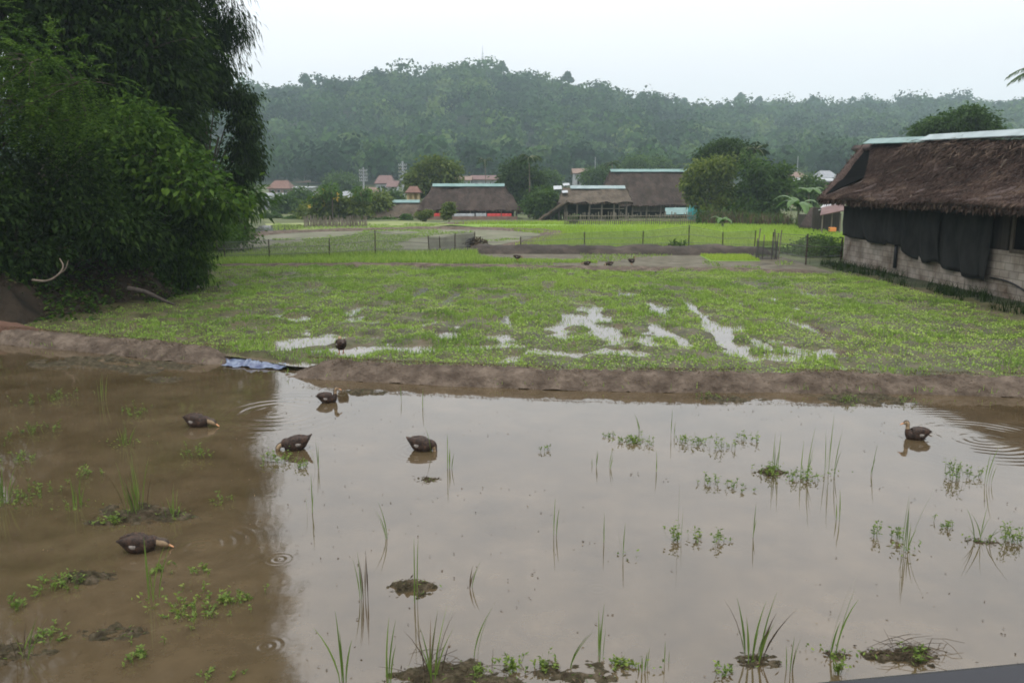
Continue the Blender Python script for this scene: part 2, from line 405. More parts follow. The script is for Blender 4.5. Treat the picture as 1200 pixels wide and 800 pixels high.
# dikes: rounded earth ridges
def dike(name, path, w, h, z0, m, seed, n=6, step=.12, label=None, ends=(1, 1)):
    c = catmull(path, 14); L = [0]
    for i in range(1, len(c)): L.append(L[-1] + (c[i] - c[i-1]).length)
    k = max(8, int(L[-1] / step)); s_ = np.linspace(0, L[-1], k)
    X = np.interp(s_, L, [p.x for p in c]); Y = np.interp(s_, L, [p.y for p in c])
    tx, ty = np.gradient(X), np.gradient(Y); q = np.hypot(tx, ty); nx_, ny_ = -ty / q, tx / q
    prof = np.linspace(-1, 1, 15 if step > .1 else 27)
    S, T_ = np.meshgrid(s_, prof, indexing='ij')
    hh = h * (1 - np.abs(T_) ** 2.4) * (.86 + .3 * (fbm(S * .9, T_ * 0 + 2, seed) - .3))
    endf = np.ones_like(s_)
    if ends[0]: endf *= sst(s_ / .8)
    if ends[1]: endf *= sst((L[-1] - s_) / .8)
    hh = hh * endf[:, None] + (fbm(S * 5, T_ * 4, seed + 5, 4) - .5) * .12 * h / .3 + (fbm(S * 17, T_ * 7, seed + 15, 3) - .5) * .075 * h / .3 * (1 - np.abs(T_) ** 4)
    ww = w * (.85 + .4 * fbm(S * .7, T_ * 0, seed + 9))
    Z = z0 + hh - .06
    VX = X[:, None] + nx_[:, None] * T_ * ww; VY = Y[:, None] + ny_[:, None] * T_ * ww
    Vv = np.stack([VX, VY, Z], -1).reshape(-1, 3); nn = len(prof)
    i = (np.arange(k - 1)[:, None] * nn + np.arange(nn - 1)[None, :]).ravel()
    return tag(np_obj(name, Vv, np.stack([i, i + nn, i + nn + 1, i + 1], -1), m, smooth=True), kind='structure')
dike('earth_dike', DIKE_R, .40, .25, .05, M['dike'], 1, step=.045, ends=(1, 0))
dike('earth_dike', DIKE_L, .37, .26, .05, M['dike'], 2, step=.045, ends=(0, 1))

# flooded field: mud that rises and sinks round one water level
FW = .06
PUD = [(690,362,.7,.45),(655,385,.55,.6),(715,392,.5,.7),(700,374,.9,.5),(672,372,.5,.5),(768,362,.28,1.2),(772,385,.3,.6),(815,362,.25,.8),(832,378,.3,.9),(842,392,.25,.5),(862,408,.25,.9),(890,402,.2,.5),(350,373,.6,.3),(388,343,.35,.8),(372,336,.25,.6),(338,345,.5,.3),(455,345,.2,.7),(488,346,.22,1.3),(498,340,.2,.7),(470,357,.3,.4),(532,348,.4,1.3),(345,402,1.0,.3),(375,398,.7,.35),(440,378,.35,.3),(930,380,.3,.4),(720,413,1.0,.22),(560,408,.9,.22),(640,414,.9,.22),(690,316,.8,.5),(740,318,1.4,.4),(592,374,.3,.6),(640,340,.5,.5),(905,420,.6,.22),(962,388,.2,.5),(800,400,.3,.4),(590,395,.5,.3),(560,360,.25,.5),(430,410,.8,.2),(1010,395,.25,.4),(730,345,.4,.4),(880,365,.25,.5),(905,350,.3,.5),(950,345,.35,.4),(845,348,.25,.5),(985,362,.2,.4),(760,402,.3,.35),(700,345,.25,.5),(930,408,.3,.25),(1040,415,.35,.3),(612,355,.25,.5),(310,362,.4,.25),(420,362,.2,.6),(1060,390,.2,.3),(520,395,.35,.3),(480,410,.6,.2),(990,418,.4,.2)]
PUDW = [(G(a, b, FW).x, G(a, b, FW).y, c, d) for a, b, c, d in PUD]
def fz(x, y):
    n = fbm(x * .55, y * .4, 21, 3) - .5; m_ = fbm(x * 2.5, y * 2.0, 31, 3) - .5
    z = FW + .044 + n * .06 + m_ * .20 + (fbm(x * 6, y * 5, 37, 2) - .5) * .05 - .04 * sst((np.sin(x * 3.1 + 1.6 * np.sin(y * .35)) - .45) / .35) * sst((fbm(x * .35, y * .25, 25, 2) - .40) / .15) * sst((fbm(x * 1.1, y * .8, 27, 2) - .42) / .12)
    for (a, b, c, d) in PUDW: z = z - .125 * np.exp(-((x - a) / (c * .56)) ** 2 - ((y - b) / (d * 1.5)) ** 2)
    z = z - .4 * sst((dikeY(x) + .45 - y) / .6)
    z = np.where(y > backY(x) + .2, -.2, z)
    return z
FIELD_BACK = 35.5
xs = np.arange(-15.5, 17.5, .12); ys = np.arange(12.0, 36, .12)
V, Fc = grid(xs, ys, fz); tag(np_obj('paddy_field', V, Fc, M['mud'], smooth=True), kind='structure')
mb = MB(); mb.face([(x, float(dikeY(x)) + .1, FW) for x in np.linspace(-15.5, 17.4, 60)] + [(x, float(backY(x)), FW) for x in np.linspace(17.4, -15.5, 40)])
tag(mb.build('paddy_water', M['water2']), kind='structure')

# plots further back, each a thin sheet on the ground
def plot(name, pix, z, m, n=1):
    mb = MB(); mb.face([G(a, b, z) for a, b in pix]); return tag(mb.build(name, m), kind='structure')
M['stubble'] = mat('stubble_mud', (.055,.05,.03), (.15,.135,.10), .5, .65, .03, 4, c3=(.10,.105,.05), spec=.2)
M['wetmud'] = mat('wet_mud', (.045,.037,.024), (.125,.11,.08), 1.6, .75, .06, 4, c3=(.085,.075,.045), spec=.2)
M['palegrass'] = mat('pale_grass', (.13,.16,.05), (.2,.22,.08), .4, .95, .03, 3)
M['ricebed'] = mat('rice_bed', (.10,.18,.02), (.16,.25,.03), .3, .95)
plot('stubble_plot', [(150,297),(250,300),(505,298),(560,292),(592,290),(648,276),(640,270),(500,267),(320,272),(240,284),(100,288)], .09, M['stubble'])
plot('mud_strip', [(500,298),(905,297),(985,322),(700,317),(560,315)], .105, M['wetmud'])
plot('grass_strip', [(320,271),(500,266.5),(545,262),(470,259),(310,262)], .105, M['palegrass'])
plot('far_water', [(285,274),(330,271.5),(362,266),(352,263),(300,264.5)], .115, M['water2'])
plot('rice_plot', [(592,290),(650,276),(640,269),(560,266),(520,263),(560,260.5),(800,258.5),(930,262),(1010,275),(990,290)], .11, M['ricebed'])
plot('seedling_bed', [(818,298.5),(875,298),(892,306),(832,306)], .115, M['ricebed'])
dike('mud_bank', [G(a, b, .1) for a, b in [(60,322),(240,313),(420,311),(560,313),(700,315),(860,317),(975,321)]], .8, .22, .05, M['dike'], 3, step=.3)
dike('mud_bank', [G(a, b, .1) for a, b in [(540,295),(640,296),(760,297),(912,298)]], 1.0, .5, .05, M['bankmud'], 4, step=.3)
dike('mud_bank', [G(a, b, .1) for a, b in [(500,297.5),(560,300),(700,303),(830,309)]], .5, .12, .05, M['dike'], 5, step=.3)
dike('mud_bank', [G(a, b, .1) for a, b in [(598,290),(640,279),(650,275),(630,271),(520,268),(330,272.5),(250,284)]], 1.2, .3, .03, M['dike'], 6, step=.5)
dike('mud_bank', [G(a, b, .1) for a, b in [(520,263),(580,261),(700,260),(830,260)]], 1.5, .3, .03, M['dike'], 7, step=.6)

# ------------------------------------------------------------------ leaves
def leaf_quads(C, D, L, W, droop=0.15):
    n = len(C); up = unit(np.array([0, 0, 1.0]) + RNG.normal(size=(n, 3)) * .7)
    S = unit(np.cross(D, up)); N = np.cross(S, D)
    L = np.broadcast_to(np.asarray(L, float), (n,))[:, None]; W = np.broadcast_to(np.asarray(W, float), (n,))[:, None]
    tip = C + D * L; tip[:, 2] -= (droop * L)[:, 0]
    mid = C + D * L * .45 + N * L * .04
    V = np.stack([C, mid + S * W * .5, tip, mid - S * W * .5], 1).reshape(-1, 3)
    return V, np.arange(4 * n).reshape(n, 4)
def blades(B, H, W, lean=.25, seg=3, tint=None):
    """upright grass blades: n,3 bases -> tapering curved strips (seg quads)"""
    n = len(B); a = RNG.random(n) * 6.283; dx = np.stack([np.cos(a), np.sin(a), a * 0], -1)
    le = RNG.random(n) * lean * 2; sd_ = np.stack([-np.sin(a), np.cos(a), a * 0], -1)
    rot = RNG.random(n) * 3; sd_ = np.stack([np.cos(rot), np.sin(rot), rot * 0], -1)
    H = np.broadcast_to(np.asarray(H, float), (n,)); W = np.broadcast_to(np.asarray(W, float), (n,))
    rows = []
    for k in range(seg + 1):
        t = k / seg; c = B + dx * (le * H * t * t)[:, None] + np.array([0, 0, 1.0]) * (H * t * (1 - .25 * le * t))[:, None]
        w = W * (1 - t) ** .7 * .5 + W * .04
        rows += [c - sd_ * w[:, None], c + sd_ * w[:, None]]
    V = np.stack(rows, 1).reshape(-1, 3); m_ = 2 * (seg + 1)
    q = np.array([[2*k, 2*k+1, 2*k+3, 2*k+2] for k in range(seg)])
    Fc = (np.arange(n)[:, None, None] * m_ + q[None]).reshape(-1, 4)
    T = np.repeat(RNG.random(n) if tint is None else tint, m_)
    return V, Fc, T
def join(parts):
    Vs, Fs, Ts, o = [], [], [], 0
    for V, Fc, T in parts:
        Vs.append(V); Fs.append(Fc + o); Ts.append(T); o += len(V)
    return np.concatenate(Vs), np.concatenate(Fs), np.concatenate(Ts)

# field vegetation (stuff): sedge and young rice blades, low weeds
def infield(x, y, back=FIELD_BACK):
    return (y > dikeY(x) + .35) & (y < backY(x) - .3) & (x > bankX(y) + .6) & (x < 11.85)
n = 650000
X = RNG.uniform(-14, 13, n); Y = 12 + (FIELD_BACK - 12) * RNG.random(n) ** .8
k = infield(X, Y); X, Y = X[k], Y[k]; Z = fz(X, Y)
patch = fbm(X * .5, Y * .5, 41, 3); gr = fbm(X * 1.7, Y * 1.3, 43, 3)
dry = Z - FW
pr = np.clip((dry + .045) / .05, .10, 1) * np.clip((gr - .375) * 7, .08, 1)
left = sst((-5.5 - X) / 4) * (Y < 31)
pr = pr * (1 - .75 * left * (fbm(X, Y, 47) > .42))
kk = RNG.random(len(X)) < pr * .66
bx, by, bz_ = X[kk], Y[kk], np.maximum(Z[kk], FW - .01); pt = patch[kk]
tall = fbm(bx * .8, by * .8, 51, 2)
Hh = (.03 + .12 * np.clip((tall - .36) * 2.6, 0, 1) * RNG.random(len(bx)) + .03 * RNG.random(len(bx)))
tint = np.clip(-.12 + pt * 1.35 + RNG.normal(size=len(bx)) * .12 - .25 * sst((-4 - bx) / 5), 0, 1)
V, Fc, T = blades(np.stack([bx, by, bz_ - .01], -1), Hh, .009 + .006 * RNG.random(len(bx)) + by * .0002, .35, 2, tint)
tag(np_obj('paddy_grass', V, Fc, M['grass'], tint=T), 'short green sedge and young rice growing through the flooded field', 'grass', kind='stuff')
kk = RNG.random(len(X)) < np.clip((dry + .01) / .03, 0, 1) * np.clip((fbm(X * .9, Y * .7, 61, 3) - .33) * 6, .05, 1) * .42 * (1 - .6 * left)
wx, wy, wz = X[kk], Y[kk], np.maximum(Z[kk], FW)
D = unit(np.stack([RNG.normal(size=len(wx)), RNG.normal(size=len(wx)), RNG.random(len(wx)) * .9], -1))
V, Fc = leaf_quads(np.stack([wx, wy, wz + RNG.random(len(wx)) * .06], -1), D, .03 + .035 * RNG.random(len(wx)), .015 + .015 * RNG.random(len(wx)), .05)
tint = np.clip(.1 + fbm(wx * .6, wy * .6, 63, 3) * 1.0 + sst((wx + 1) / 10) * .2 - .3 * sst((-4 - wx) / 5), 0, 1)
tag(np_obj('paddy_weeds', V, Fc, M['weed'], tint=np.repeat(tint, 4)), 'low yellow-green broadleaf weeds carpeting the flooded field', 'weeds', kind='stuff')

# taller grass along back edge of field, fence line and field margins
def scatter(pix, n, z=.1):
    """points in a quad given by four pixels on the ground"""
    q = [np.array(G(a, b, z)) for a, b in pix]; s_, t_ = RNG.random(n)[:, None], RNG.random(n)[:, None]
    return (q[0]*(1-s_) + q[1]*s_)*(1-t_) + (q[3]*(1-s_) + q[2]*s_)*t_
parts = []
for pix, n, h0, h1, w in [([(235,306),(560,301),(600,309),(215,311)], 13000, .08, .28, .03), ([(200,313),(960,321),(960,324),(180,318)], 2500, .05, .12, .025),
                          ([(240,300),(560,296),(560,299),(240,303)], 5000, .1, .3, .03), ([(560,303.5),(700,306),(700,308.5),(560,307.5)], 2500, .05, .15, .03)]:
    B = scatter(pix, n); H = RNG.uniform(h0, h1, n); parts.append(blades(B, H, w, .3, 2, np.clip(RNG.normal(.82, .18, n), 0, 1)))
V, Fc, T = join(parts); tag(np_obj('verge_grass', V, Fc, M['grass'], tint=T), 'bright grass strip along the wire fence behind the paddy', 'grass', kind='stuff')
# bright rice beyond the dark bank
parts = []
for pix, n in [([(652,276),(990,276),(1000,288.5),(600,289.5)], 16000), ([(560,266.5),(930,263),(985,275),(650,275.5)], 12000), ([(530,263),(560,261),(820,259.5),(900,263.5)], 5000)]:
    B = scatter(pix, n); d = B[:, 1]
    parts.append(blades(B, RNG.uniform(.14, .3, n), .02 + d * .0007, .35, 2, np.clip(.2 + fbm(B[:, 0]*.15, B[:, 1]*.1, 71) * .8 + RNG.normal(size=n) * .1, 0, 1)))
B = scatter([(820,299),(874,298.5),(890,305.5),(834,305.5)], 4000); parts.append(blades(B, RNG.uniform(.06, .14, 4000), .04, .3, 2, np.clip(RNG.normal(.9, .1, 4000), 0, 1)))
V, Fc, T = join(parts); tag(np_obj('rice_crop', V, Fc, M['rice'], tint=T), 'bright green young rice filling the plots before the thatched houses', 'rice', kind='stuff')
parts = []
for pix, n in [([(240,299),(500,296),(490,268),(300,273)], 16000), ([(500,296),(590,289),(640,272),(490,268)], 7000), ([(500,298.5),(905,298.5),(980,320),(560,313)], 9000), ([(320,270),(500,266),(530,262),(320,262)], 4500)]:
    B = scatter(pix, n); gg = fbm(B[:, 0]*.25, B[:, 1]*.12, 75) > .47; B = B[gg]
    parts.append(blades(B, RNG.uniform(.04, .14, len(B)), .015 + B[:, 1] * .0005, .5, 2, np.clip(RNG.normal(.35, .2, len(B)), 0, 1)))
V, Fc, T = join(parts); tag(np_obj('stubble_grass', V, Fc, M['weed'], tint=T), 'thin grass and stubble on the grey muddy plots', 'grass', kind='stuff')

# ------------------------------------------------------------------ trees
def crown(blobs, nclump, nleaf, cr, L, W, droop=.3, out=.6, gap=.3, pinnate=0, tbias=0.0, shell=.4):
    b = np.array([q[:6] for q in blobs], float); w = (b[:, 3] * b[:, 4] * b[:, 5]) ** (2/3); w /= w.sum()
    i = RNG.choice(len(b), int(nclump * 1.6), p=w); d = rdir(len(i)); r = RNG.random(len(i)) ** shell
    C = b[i, :3] + d * r[:, None] * b[i, 3:6]
    f = 1.6 / max(cr * 2.2, .1); nz_ = np.sin(C[:, 0]*f + 2*np.sin(C[:, 1]*f*.7)) * np.sin(C[:, 1]*f + C[:, 2]*f*.8 + 1.3) * np.cos(C[:, 2]*f*1.1 + C[:, 0]*f*.6)
    keep = nz_ > -1 + gap * 1.2 if gap > .8 else (nz_ > np.quantile(nz_, gap * .9)); C, i, d = C[keep][:nclump], i[keep][:nclump], d[keep][:nclump]
    n = len(C); t = np.clip(RNG.normal(.45 + tbias, .24, n), 0, 1)
    rep = np.repeat(np.arange(n), nleaf); off = RNG.normal(size=(len(rep), 3)) * cr * np.array([1, 1, .7])
    c = C[rep] + off
    D = unit(out * d[rep] + .5 * unit(off) + .6 * rdir(len(rep)) + np.array([0, 0, -droop]))
    if pinnate:
        m_ = pinnate; Lr = L * 5 * RNG.uniform(.7, 1.2, len(c)); side = unit(np.cross(D, [0, 0, 1.0])); pts_, dirs, tt = [], [], []
        for k_ in range(m_):
            s_ = (k_ + 1) / m_
            for sg in (-1, 1):
                p_ = c + D * (Lr * s_)[:, None]; p_[:, 2] -= Lr * .35 * s_ * s_
                pts_.append(p_); dirs.append(unit(side * sg + D * .45 + RNG.normal(size=D.shape) * .12)); tt.append(t[rep])
        V, Fc = leaf_quads(np.concatenate(pts_), np.concatenate(dirs), L, W, .1); return V, Fc, np.repeat(np.concatenate(tt), 4), C
    V, Fc = leaf_quads(c, D, L * RNG.uniform(.65, 1.3, len(c)), W * RNG.uniform(.7, 1.3, len(c)), .15 + droop * .2)
    return V, Fc, np.repeat(t[rep], 4), C
def tree(name, label, cat, base, blobs, nclump, nleaf, cr, L, W, lm, trunk_r=.15, bm='bark', group=None, droop=.3, out=.6, gap=.3, pinnate=0, twigs=40, stems=1, tbias=0., shell=.4, fork=.45):
    base = Vector(base); o = thing(name, label, cat, base, group)
    V, Fc, T, C = crown(blobs, nclump, nleaf, cr, L, W, droop, out, gap, pinnate, tbias, shell)
    cm = Vector((float(C[:, 0].mean()), float(C[:, 1].mean()), float(np.quantile(C[:, 2], .45))))
    t = MB(); top = base.lerp(cm, .85)
    for s_ in range(stems):
        b0 = base + Vector((random.uniform(-1, 1), random.uniform(-1, 1), 0)) * (trunk_r * 2 if stems > 1 else 0)
        b0.z -= .15
        fk = b0.lerp(top, fork) + Vector((random.uniform(-.1, .1), random.uniform(-.1, .1), 0)) * (top - base).length
        t.tube(catmull([b0, b0.lerp(fk, .5) + Vector((trunk_r, -trunk_r, 0)), fk, top], 4), [trunk_r * (1.15 - .75 * i / 12) for i in range(13)], 8)
        for q in blobs:
            c = Vector(q[:3]); mid = fk.lerp(c, .55) + Vector((0, 0, .1 * (c - fk).length))
            t.tube(catmull([fk, mid, c], 4), [trunk_r * (.5 - .4 * i / 8) for i in range(9)], 6)
    for j in RNG.choice(len(C), min(twigs, len(C)), replace=False):
        c = Vector(C[j].tolist()); q = min(blobs, key=lambda q: (Vector(q[:3]) - c).length); a = Vector(q[:3])
        t.tube(catmull([a, a.lerp(c, .5) + Vector((random.uniform(-.1,.1), 0, .08)), c], 3), [trunk_r * .16, trunk_r * .13, trunk_r * .1, trunk_r*.08, trunk_r*.06, trunk_r * .05, trunk_r*.03], 5)
    t.build('trunk', M[bm], o, smooth=True)
    np_obj('crown', V, Fc, M[lm], o, tint=T)
    return o
def bl(px, py, Y, rx, ry, rz): p = P(px, py, Y); return (p.x, p.y, p.z, rx, ry, rz)
LT = 'trees on the left bank'
# tall bamboo whose tips droop at the top of the frame, reaching well above it
tree('bamboo_clump', 'tall dark bamboo with drooping tips, edge against the sky', 'bamboo', (-14.2, 33, .8),
     [bl(220,30,33,2.0,2.0,1.5), bl(252,52,33,1.0,1.2,.8), bl(270,25,33,.6,1,.8), bl(205,-60,33,2.6,2,2.4), bl(235,-150,33,1.9,2,2.4), bl(195,-230,33,2.6,2,3), bl(232,-330,33,1.9,2,2.8), bl(180,60,33,2,2,2), bl(210,-430,34,2.2,2,2.6), bl(150,-520,34,2.6,2,2.6)],
     1300, 44, .34, .30, .036, 'leaf_bamboo', .06, 'bamboo', LT, droop=1.1, out=.3, gap=.25, twigs=80, stems=6)
tree('vine_draped_tree', 'slim tree hung with dark vines in front of the hill', 'tree', (-12.6, 35, .7),
     [bl(280,115,35,.6,.8,.7), bl(284,148,35,.6,.8,.7), bl(285,180,35,.65,.8,.7), bl(292,196,35,.45,.7,.5), bl(255,105,35,.8,.9,.6), bl(230,100,35,.8,.9,.9), bl(272,212,35,.5,.8,.4), bl(245,82,35,.8,.9,.5), bl(222,160,35,.55,.8,1.2)],
     430, 34, .22, .17, .075, 'leaf_dark', .1, 'bark', LT, droop=1.0, gap=.3, twigs=60)
tree('broadleaf_tree', 'huge dark broadleaf tree filling the upper left', 'tree', (-17, 27, .9),
     [bl(110,90,28,2.6,2,2.6), bl(170,60,28,2,2,2), bl(60,30,27,2.8,2,2.4), bl(165,140,29,1.9,2,1.9), bl(20,-60,27,3,2.4,2.6), bl(130,-40,28,2.8,2.3,2.6), bl(190,-110,29,2.4,2.2,2.4), bl(100,-180,28,3,2.5,2.8), bl(30,-260,27,3,2.5,3), bl(170,-270,29,2.4,2.4,2.8), bl(110,-380,28,3,2.6,3), bl(-70,-100,26,3,2.5,4), bl(200,110,30,1.2,1.4,1.5)],
     1900, 28, .42, .26, .11, 'leaf_dark', .32, 'bark', LT, droop=.5, gap=.2, twigs=120)
tree('feathery_tree', 'feathery pinnate tree with pale drooping fronds at left edge', 'tree', (-14.8, 20, .9),
     [bl(35,75,20,1.5,1.2,.7), bl(85,100,20,1.0,1,.55), bl(10,120,20,1.4,1.2,.8), bl(-40,60,20,1.5,1.3,1.2), bl(60,140,20.5,1.1,1,.5), bl(100,135,21,.8,.8,.4)],
     300, 4, .26, .10, .036, 'leaf_bank', .14, 'bark', LT, droop=.35, out=.9, gap=.5, pinnate=9, twigs=60, tbias=.12)
tree('leafy_sapling', 'bright green leafy tree leaning out over the paddy', 'tree', (-11.6, 24, .7),
     [bl(150,160,24.5,1.15,1.2,1.0), bl(185,185,24,1.1,1.1,.9), bl(215,215,23.5,1.0,1,.8), bl(240,226,23.5,.65,.9,.5), bl(268,238,23.5,.32,.6,.28), bl(125,190,25,1.1,1.1,1.0), bl(165,225,24,1.1,1.1,.8), bl(90,180,25,1.0,1,.9), bl(228,198,24,.5,.6,.5), bl(238,258,24,.4,.5,.35)],
     520, 20, .26, .23, .115, 'leaf_bank', .1, 'palebark', LT, droop=.35, gap=.5, twigs=90, tbias=.12)
tree('understory_bush', 'dark bush with low branches under the feathery tree', 'bush', (-13.4, 20.5, .7),
     [bl(40,250,20.5,1.5,1.1,.8), bl(110,262,21,1.2,1,.7), bl(-10,215,20,1.4,1.1,1), bl(75,205,21,1.2,1,.8), bl(150,270,22,.9,.9,.65), bl(20,300,19.5,1.1,.8,.45), bl(-60,260,19,1.6,1.2,1.1)],
     620, 26, .26, .15, .07, 'leaf_dark', .07, 'bark', LT, droop=.4, gap=.25, twigs=60, stems=3, tbias=-.1)
tree('understory_bush', 'shaggy bush draped with creepers at the foot of the leaning tree', 'bush', (-10.9, 24, .4),
     [bl(200,270,24,.9,.9,.7), bl(225,290,24,.4,.6,.7), bl(215,315,24,.38,.5,.5), bl(180,300,23.5,.8,.8,.5), bl(240,262,25,.6,.7,.5), bl(150,305,23,.7,.7,.4), bl(228,325,24,.2,.4,.25)],
     440, 26, .22, .13, .06, 'leaf_bank', .06, 'bark', LT, droop=.9, gap=.28, twigs=50, stems=3, tbias=-.05)
tree('bank_bush', 'light green bushy herbs on the bank beyond the trees', 'bush', (-15.0, 40, .6),
     [bl(250,262,40,1.2,1.6,.5), bl(270,268,42,.8,1.4,.45), bl(235,275,38,1.2,1.3,.8), bl(262,280,38,.8,1,.5), bl(215,250,40,1.6,1.5,1.2), bl(282,276,41,.5,.9,.35)],
     420, 26, .28, .18, .09, 'leaf_bright', .05, 'bark', LT, droop=.2, gap=.2, twigs=30, stems=3, tbias=.1)
tree('shrub', 'small shrub with long arching leaves at the edge of the trees', 'shrub', (-13.6, 42, .5),
     [bl(288,232,42,.9,.9,.9), bl(280,215,42,.8,.8,.7)], 70, 12, .3, .55, .12, 'leaf_bright', .05, 'bark', LT, droop=.5, out=1, gap=.1, twigs=10)
tree('dense_tree', 'dense dark tree closing the view behind the bamboo', 'tree', (-22, 44, .8),
     [bl(120,150,44,4,3,4), bl(60,60,44,4,3,5), bl(185,60,46,3,3,4.5), bl(20,200,42,4,3,3.5), bl(200,170,46,2.2,2.5,3.0), bl(170,-80,46,3.5,3,5), bl(40,-120,44,5,3,6), bl(210,240,44,2,2,1.4), bl(100,250,40,4,2,2)],
     1100, 30, .75, .3, .14, 'leaf_dark', .3, 'bark', LT, droop=.4, gap=.12, twigs=60)
tree('dense_tree', 'tall dark tree, unseen outside the left edge, added to shade and reflect in the pond', 'tree', (-22, 20, .8),
     [(-22,21,7,4,4,4), (-20,19,12,4,4,4), (-23,22,16,4.5,4,4), (-19,24,17,4,4,3.5), (-18,16,6,3,3,3)],
     700, 26, .8, .35, .16, 'leaf_dark', .35, 'bark', LT, droop=.4, gap=.1, twigs=40)  # unseen tree, added for its dark reflection in the pond
# fallen branch, roots, red earth at the foot of the bank
mb = MB(); q = [P(38,328,18.6), P(55,329,18.5), P(68,322,18.5), P(74,312,18.6), P(70,303,18.8)]
c = catmull(q, 5); mb.tube(c, [.028 - .0008 * i for i in range(len(c))], 8)
mb.tube(catmull([q[2], q[2] + Vector((.12,.1,.12)), q[2] + Vector((.1,.3,.3))], 4), [.014,.013,.012,.011,.01,.009,.008,.007,.006], 6)
tag(mb.build('fallen_branch', M['palebark'], base=q[0], smooth=True), 'bare pale crooked branch lying on the dark bank', 'branch')
mb = MB(); q = [P(118,318,22), P(119,300,22), P(121,280,22), P(118,262,22)]; c = catmull(q, 4); mb.tube(c, [.035]*len(c), 7)
tag(mb.build('pale_trunk', M['palebark'], base=q[0], smooth=True), 'thin pale upright stem in the dark undergrowth', 'trunk')
mb = MB(); q = [P(150,338,20), P(170,342,20), P(192,352,20), P(204,357,20)]; c = catmull(q, 5); mb.tube(c, [.07 - .003*i for i in range(len(c))], 8)
tag(mb.build('rotting_log', M['darkwood'], base=q[0], smooth=True), 'dark rotting log at the muddy foot of the bank', 'log')
xs = np.linspace(-1.5, 1.3, 26); ys = np.linspace(-.8, .8, 18); b0 = P(-8, 352, 16.8)
def rz_(x, y): return .4 * np.exp(-(x/.9)**2 - (y/.5)**2) + (fbm(x*3+5, y*3, 81)-.5)*.25 - .12
V, Fc = grid(xs, ys, rz_); V = V + np.array([b0.x, b0.y, .1])
tag(np_obj('earth_mound', V, Fc, M['redearth'], smooth=True), kind='structure')
# litter of low plants over the bank
n = 90000; X = RNG.uniform(-18, -8.5, n); Y = RNG.uniform(15.5, 44, n); t = bankX(Y) + .9 - X; k = (t > -.2) & (Y > dikeY(X) + .8); X, Y = X[k], Y[k]
k = fbm(X*.9, Y*.9, 83) > .40; X, Y = X[k], Y[k]; Z = bz(X, Y)
D = unit(np.stack([RNG.normal(size=len(X)), RNG.normal(size=len(X)), RNG.normal(size=len(X))*.6 + .3], -1)); dry_ = RNG.random(len(X)) < .3
V, Fc = leaf_quads(np.stack([X, Y, Z + np.where(dry_, .02, .04 + RNG.random(len(X))*.28)], -1), D, RNG.uniform(.07,.2,len(X)), RNG.uniform(.03,.085,len(X)), .15)
tag(np_obj('bank_undergrowth', V, Fc, [M['leaf_bank'], M['drygrass']], tint=np.repeat(np.clip(RNG.normal(.45,.3,len(X)),0,1), 4), midx=dry_.astype(int)), 'low leafy undergrowth scattered over the dark bank', 'undergrowth', kind='stuff')

# ------------------------------------------------------------------ hill forest
def dome(C, Rr, Hh, nq, size):
    """leaf clumps facing outwards over a lumpy dome at each C (n,3)"""
    n = len(C); d = rdir(n * nq); d[:, 2] = np.abs(d[:, 2]) * 1.1 - .25; d = unit(d)
    rep = np.repeat(np.arange(n), nq)
    lump = 1 + .17 * np.sin(d[:, 0]*5 + rep*1.7) * np.sin(d[:, 1]*5 + rep*.9) + .12 * np.sin(d[:, 2]*9 + rep)
    core = RNG.random(len(rep)) < .3
    p = C[rep] + d * np.stack([Rr[rep]*lump, Rr[rep]*lump, Hh[rep]*lump], -1) * np.where(core, RNG.uniform(.55, .85, len(rep)), RNG.uniform(.9, 1.0, len(rep)))[:, None]
    nrm = unit(d + RNG.normal(size=d.shape) * np.where(RNG.random((len(d), 1)) < .4, 1.2, .4)); a = unit(np.cross(nrm, rdir(len(rep)))); b = np.cross(nrm, a)
    s_ = size * (RNG.uniform(.6, 1.3, len(rep)) * np.where(core, 2.0, 1.0))[:, None]
    V = np.stack([p - a*s_ - b*s_*.2, p + b*s_*.8, p + a*s_ + b*s_*.1, p - b*s_*.7], 1).reshape(-1, 3)
    return V, np.arange(4*len(rep)).reshape(-1, 4), rep
gx = []
y = 232.0
while y < 690:
    sp = 8.4 + (y - 258) * .006
    xx = np.arange(-.76*y - 30, .76*y + 30, sp); gx.append(np.stack([xx + RNG.uniform(-.42, .42, len(xx)) * sp, y + RNG.uniform(-.42, .42, len(xx)) * sp], -1)); y += sp
Q = np.concatenate(gx); yr = np.interp(Q[:, 0], _rx, _ry)
clear = (np.abs(Q[:, 0] - P(372,215,285).x) < 7) & (Q[:, 1] < 276) & (Q[:, 1] > 250) & (fbm(Q[:,0]*.1, Q[:,1]*.1, 9) > .3)
Q = Q[(Q[:, 1] < yr + 16) & ~clear & (RNG.random(len(Q)) > np.where(Q[:, 1] < 262, .35, .04))]
Rr = np.clip(4.9*np.exp(RNG.normal(0, .33, len(Q))), 2.4, 9.5) * (1 + (Q[:, 1] - 258) / 2500); Hh = Rr * RNG.uniform(.75, 1.25, len(Q))
C = np.stack([Q[:, 0], Q[:, 1], terr(Q[:, 0], Q[:, 1]) + Hh * .35 + RNG.uniform(.5, 5.5, len(Q))], -1)
V, Fc, rep = dome(C, Rr, Hh, 240, .8)
tt = np.clip(fbm(Q[:, 0]/45, Q[:, 1]/45, 15, 3) * .7 + .08 + RNG.normal(0, .24, len(Q)), 0, 1)
tag(np_obj('hill_forest', V, Fc, M['forest'], tint=np.repeat(tt[rep], 4)), 'dense hazy forest covering the whole hill behind the village', 'forest', kind='stuff')
HG = 'tall trees breaking the ridge line'
RG = np.stack([np.array(_rx), np.array(_ry)], -1)
